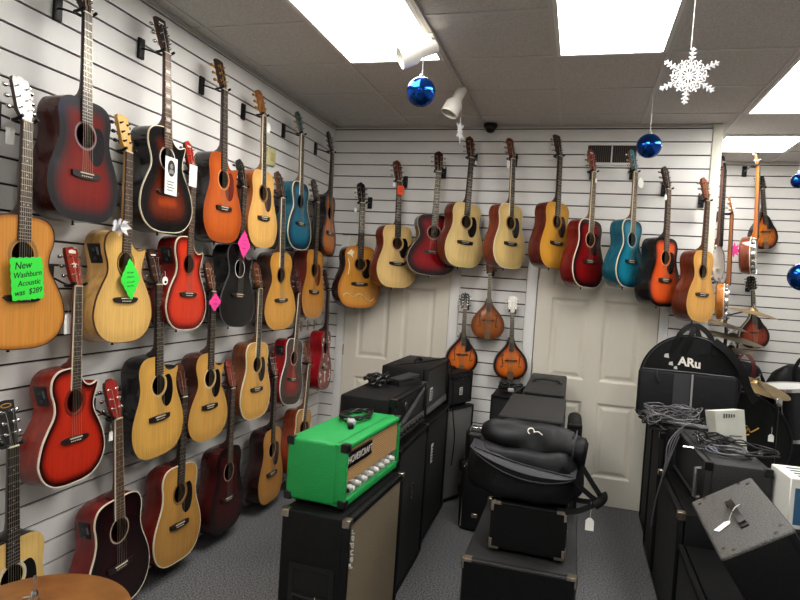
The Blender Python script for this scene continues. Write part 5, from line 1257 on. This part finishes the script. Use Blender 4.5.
d1 = thing('price_sign', 'neon green diamond card hanging over the sound hole of the blonde guitar', 'price sign', gframe('8', .008, -.02, .29, rad(-4)))
MB().prism(diamond(.068, .095), -.001, 0).obj('card', GRN, d1); scribble(d1, .03, (.03, .01, -.012, -.032))
d2 = thing('price_sign', 'neon pink diamond card hanging on the neck of the black guitar', 'price sign', gframe('10', .0, -.02, .51, rad(3)))
MB().prism(diamond(.074, .085), -.001, 0).obj('card', PNK, d2); scribble(d2, .028, (.025, .0, -.025), seed=4, m=mat('pink_ink', (150, 30, 90), .7))
p3 = AX(215, 302, .20)
d3 = thing('price_sign', 'small neon pink card on the neck of the natural guitar with dark brown sides', 'price sign', basis(p3, (0, 1, 0), (-1, 0, 0), (0, 0, 1)))
MB().prism(diamond(.058, .05, 6), -.001, 0).obj('card', PNK, d3); scribble(d3, .02, (.012, -.01), seed=5, m=mat('pink_ink', (150, 30, 90), .7))
d4 = thing('price_sign', 'neon orange card tied to the neck of the second guitar on the back wall', 'price sign', gframe('b2', .0, -.022, .79))
MB().prism(zigzag(.032, .036, 6, .012), -.001, 0).obj('card', ORG, d4); scribble(d4, .02, (.012, -.01), seed=6, m=mat('orange_ink', (150, 40, 20), .7))
p5 = AY(734, 250, .9)
d5 = thing('price_sign', 'neon pink star card hanging beside the banjos in the alcove', 'price sign', Matrix.Translation(p5))
MB().prism([((.028 if k % 2 else .055)*math.cos(2*PI*k/16), (.035 if k % 2 else .07)*math.sin(2*PI*k/16)) for k in range(16)], -.001, 0).obj('card', PNK, d5)
MB().tube([(0, 0, .06), (.004, .0, .16)], .001, 5).obj('string', mat('tag_string', (215, 212, 205), .8), d5)
# white card with dark oval on guitar 2
wc = thing('brochure_card', 'white brochure card with a dark oval picture tucked on the black orange guitar', 'card', gframe('2', .0, -.02, .275, rad(3)))
MB().prism([(-.047, -.092), (.047, -.092), (.047, .092), (-.047, .092)], -.001, 0).obj('card', PAPER, wc)
ov = MB().prism([(.028*math.cos(2*PI*k/28), .038+.04*math.sin(2*PI*k/28)) for k in range(28)], -.0016, -.001, 0)
ov.prism([(.011*math.cos(2*PI*k/20), .048+.013*math.sin(2*PI*k/20)) for k in range(20)], -.002, -.0016, 1); ov.prism([(-.02, .012), (.02, .012), (.014, .032), (-.014, .032)], -.002, -.0016, 1)
ov.obj('picture', [mat('photo_dark', (34, 33, 34), .5), mat('photo_grey', (140, 138, 136), .5)], wc)
k = MB()
for i in range(4): k.box((-.03, -.0015, -.03-.014*i), (.025-.01*(i % 2), -.001, -.026-.014*i))
k.obj('printed_lines', mat('print_grey', (70, 74, 70), .7), wc)
# silver gift bow on guitar 8
bp = ROOTS['8'].matrix_world @ V((-.09, -.03, .515))
bw = thing('gift_bow', 'shiny white gift bow on the shoulder of the blonde guitar', 'bow', Matrix.Translation(bp))
mb = MB(); rn = random.Random(2)
for k in range(14):
    q = 2*PI*k/14; e = rad(20+40*(k % 2)); d_ = V((math.sin(e)*.7, math.cos(q)*math.cos(e)*1.25, math.sin(q)*math.cos(e)*.75)); s_ = d_.cross(V((1, 0, 0))).normalized()*.014
    L = .056 if k % 2 == 0 else .045
    mb.add([V((0, 0, 0)), d_*L*.6+s_+V((0, 0, .01)), d_*L, d_*L*.6-s_+V((0, 0, .004))], [(0, 1, 2, 3)]); 
mb.obj('loop', mat('satin_white', (236, 236, 238), .2, metal=.2), bw)
# small white tags
for gid, x, y_, z, s, L, shp, lb in (
  ('14', .035, -.01, .885, .03, .03, 'round', 'white round tag at the headstock of the natural cutaway with black sides'),
  ('4', .055, -.0, .80, .045, .04, 'round', 'pale round tag at the neck of the blonde dreadnought in the top row'),
  ('b1', -.07, -.01, .80, .022, .06, 'house', 'small white tag hanging left of the neck of the leftmost back wall guitar'),
  ('b2', -.06, -.01, .83, .022, .06, 'house', 'small white tag beside the orange card on the back wall'),
  ('b4', .03, -.02, .83, .022, .03, 'house', 'small white tag on the nut of the guitar under the small snowflake'),
  ('b5', -.06, .0, .81, .03, .06, 'card', 'pale narrow tag left of the spruce guitar with the orange brown headstock'),
  ('b7', .0, -.02, .80, .024, .03, 'house', 'small white tag on the neck of the deep red guitar'),
  ('b8', .045, -.02, .79, .055, .03, 'round', 'large white oval tag on the neck of the turquoise guitar'),
  ('b9', -.05, -.01, .80, .026, .05, 'house', 'small white tag left of the neck of the orange and black sunburst guitar'),
  ('13', -.03, .02, .70, .04, .06, 'card', 'white folded card behind the neck of the red guitar with the star'),
  ('20', -.045, .0, .80, .02, .04, 'card', 'narrow white tag beside the headstock of the dark cherry guitar'),
):
    M = ROOTS[gid].matrix_world; p = M @ V((x, y_, z)); n = -(M.to_3x3() @ V((0, 1, 0)))
    price_tag(lb, p, n, s, L, shp)
price_tag('grey white folded tag hanging from the headstock of the guitar beside the black orange one', AX(193, 176, .19), (1, 0, 0), .055, .04, 'card')
price_tag('plastic sleeved grey tag left of the white headstock', AX(10, 136, .12), (1, 0, 0), .03, .05, 'card')
price_tag('pale key shaped tag hanging at the parlour guitar hanger beside the corner post', AY(698, 214, -.05), (0, -1, 0), .03, .05, 'card')

# ------------------------------------------------------------------ track lights and hanging ornaments
tr = thing('track_rail', 'long white lighting track under the ceiling between the light panels', 'track', T(1.303, -1.4, CZ))
MB().box((-.011, -1.15, -.02), (.011, 1.15, -.0065)).obj('rail', mat('track_white', (188, 182, 174), .45), tr)
SPW = mat('spot_white', (226, 222, 212), .4)
def spot(label, base, a, b):
    base, a, b = V(base), V(a), V(b)
    r = thing('spotlight', label, 'spotlight', Matrix.Translation(base), 'white track spotlights'); z = (b-a).normalized(); x = z.cross(V((0, 0, 1))).normalized(); yv = z.cross(x)
    L = (b-a).length; M = basis(a-base, x, yv, z)
    MB().lathe([(0, 0), (.028, .0), (.034, .006), (.034, L*.45), (.04, L*.5), (.056, L*.62), (.058, L), (.052, L), (.05, L*.7), (0, L*.66)], 28, M=M).obj('can', SPW, r)
    MB().lathe([(.0, L*.72), (.046, L*.72), (.046, L*.70), (0, L*.7)], 20, M=M).obj('bulb', mat('dark_lens', (70, 68, 64), .2), r)
    mid = a+(b-a)*.35-base
    MB().tube([(0, 0, 0), (0, 0, mid.z*.5), mid+V((0, 0, .02))], .008, 8).obj('stem', SPW, r)
    MB().rbox((-.02, -.035, -.012), (.02, .035, .002), .004).obj('adapter', SPW, r)
    return r
spot('near white track spotlight pointing left above the blue ball', (1.303, -1.9, CZ-.026), AY(437, 46, -1.92), AY(400, 58, -2.0))
spot('far white track spotlight pointing down at the back wall', (1.303, -1.0, CZ-.026), AY(463, 88, -1.0), AY(449, 114, -1.05))
FOIL = mat('blue_foil', (28, 84, 172), .14, metal=.9, noise=.25, scale=14, bump=.25, bscale=6)
def ball(label, p, R, topz, dark=False):
    p = V(p); r = thing('ball_ornament', label, 'ornament', Matrix.Translation(p), 'hanging blue balls')
    MB().lathe([(R*math.sin(PI*k/24), -R*math.cos(PI*k/24)) for k in range(25)], 36).obj('sphere', FOIL, r)
    MB().lathe([(0, R+.016), (.010, R+.016), (.013, R+.01), (.013, R-.004), (0, R-.004)], 14).obj('cap', mat('cap_silver', (205, 205, 205), .3, metal=.8), r)
    MB().tube([(0, 0, R+.014), (.002, 0, (R+topz-p.z)*.5), (0, 0, topz-p.z)], .0032, 6).obj('ribbon', mat('white_ribbon', (232, 230, 226), .6), r)
ball('shiny blue ball ornament hanging under the near track spotlight', AY(421, 92, -1.95), .075, CZ-.03)
ball('shiny blue ball ornament hanging in front of the back wall beside the vent', AY(649, 146, -.75), .078, CZ-.008)
ball('upper blue ball ornament cut off by the right edge of the photo', AY(799, 181, -1.5), .037, CZ-.001)
ball('lower blue ball ornament cut off by the right edge of the photo', AY(803, 277, -1.5), .07, CZ-.001)
SNOW = mat('snow_white', (242, 242, 242), .45)
def snowflake(label, p, n, R, topz, roll=0, group='hanging snowflakes'):
    p = V(p); n = V(n).normalized(); y = -n; z = V((0, 0, 1)); z = (z-y*z.dot(y)).normalized(); x = y.cross(z)
    r = thing('snowflake_ornament', label, 'ornament', basis(p, x, y, z), group)
    m = MB()
    for k in range(6):
        q = PI/2+k*PI/3+roll
        def P(rr, off): return V((rr*math.cos(q)-off*math.sin(q), 0, rr*math.sin(q)+off*math.cos(q)))
        w = R*.022
        m.tube([P(0, 0), P(R, 0)], w, 6)
        for rr, L in ((.28, .16), (.42, .2), (.58, .14), (.72, .15), (.86, .12)):
            for s in (-1, 1): m.tube([P(R*rr, 0), P(R*(rr+L*.62), s*R*L*.8)], w*.9, 6); 
            for s in (-1, 1): m.tube([P(R*(rr+L*.35), s*R*L*.45), P(R*(rr+L*.75), s*R*L*.3)], w*.7, 5)
        q2 = q+PI/6
        def Q(rr, off): return V((rr*math.cos(q2)-off*math.sin(q2), 0, rr*math.sin(q2)+off*math.cos(q2)))
        m.tube([Q(0, 0), Q(R*.62, 0)], w*1.2, 6)
        for rr, L in ((.25, .14), (.36, .15), (.47, .12)):
            for s in (-1, 1): m.tube([Q(R*rr, 0), Q(R*(rr+L*.6), s*R*L*.8)], w*1.1, 6)
        m.tube([Q(R*.22, 0), P(R*.34, 0), ], w, 5)
        m.tube([P(R*.34, 0), (lambda a: V((R*.22*math.cos(q-PI/6), 0, R*.22*math.sin(q-PI/6))))(0)], w, 5)
    m.obj('flake', SNOW, r)
    MB().tube([(0, 0, R*.95), (0.001, 0, (topz-p.z)*.6), (.002, 0, topz-p.z)], .0016, 5).obj('thread', mat('white_ribbon', (232, 230, 226), .6), r)
snowflake('large white glittery snowflake hanging below the ceiling beside a light panel', AY(689, 76, -2.2), (-.1, -1, .05), .122, CZ-.001, rad(-5))
snowflake('small white snowflake seen edge on below the far track spotlight', AY(460, 131, -.98), (.97, -.12, 0), .085, CZ-.03, rad(8))

# ------------------------------------------------------------------ camera, light, look
w_ = bpy.data.worlds.new('world'); bpy.context.scene.world = w_; w_.use_nodes = True
w_.node_tree.nodes['Background'].inputs[0].default_value = (.5, .5, .5, 1); w_.node_tree.nodes['Background'].inputs[1].default_value = .2
cam = bpy.data.cameras.new('camera'); co = bpy.data.objects.new('camera', cam); COL.objects.link(co)
cam.sensor_width = 36; cam.lens = 36*FOC/800; cam.clip_start = .02
co.matrix_world = Matrix(((Rv.x, Uv.x, -Fv.x, CAM.x), (Rv.y, Uv.y, -Fv.y, CAM.y), (Rv.z, Uv.z, -Fv.z, CAM.z), (0, 0, 0, 1)))
sc = bpy.context.scene; sc.camera = co
sc.view_settings.view_transform = 'Standard'; sc.view_settings.look = 'None'; sc.view_settings.exposure = 0; sc.view_settings.gamma = .92
try: sc.cycles.use_denoising = True; sc.cycles.max_bounces = 6; sc.cycles.sample_clamp_indirect = 6
except Exception: pass
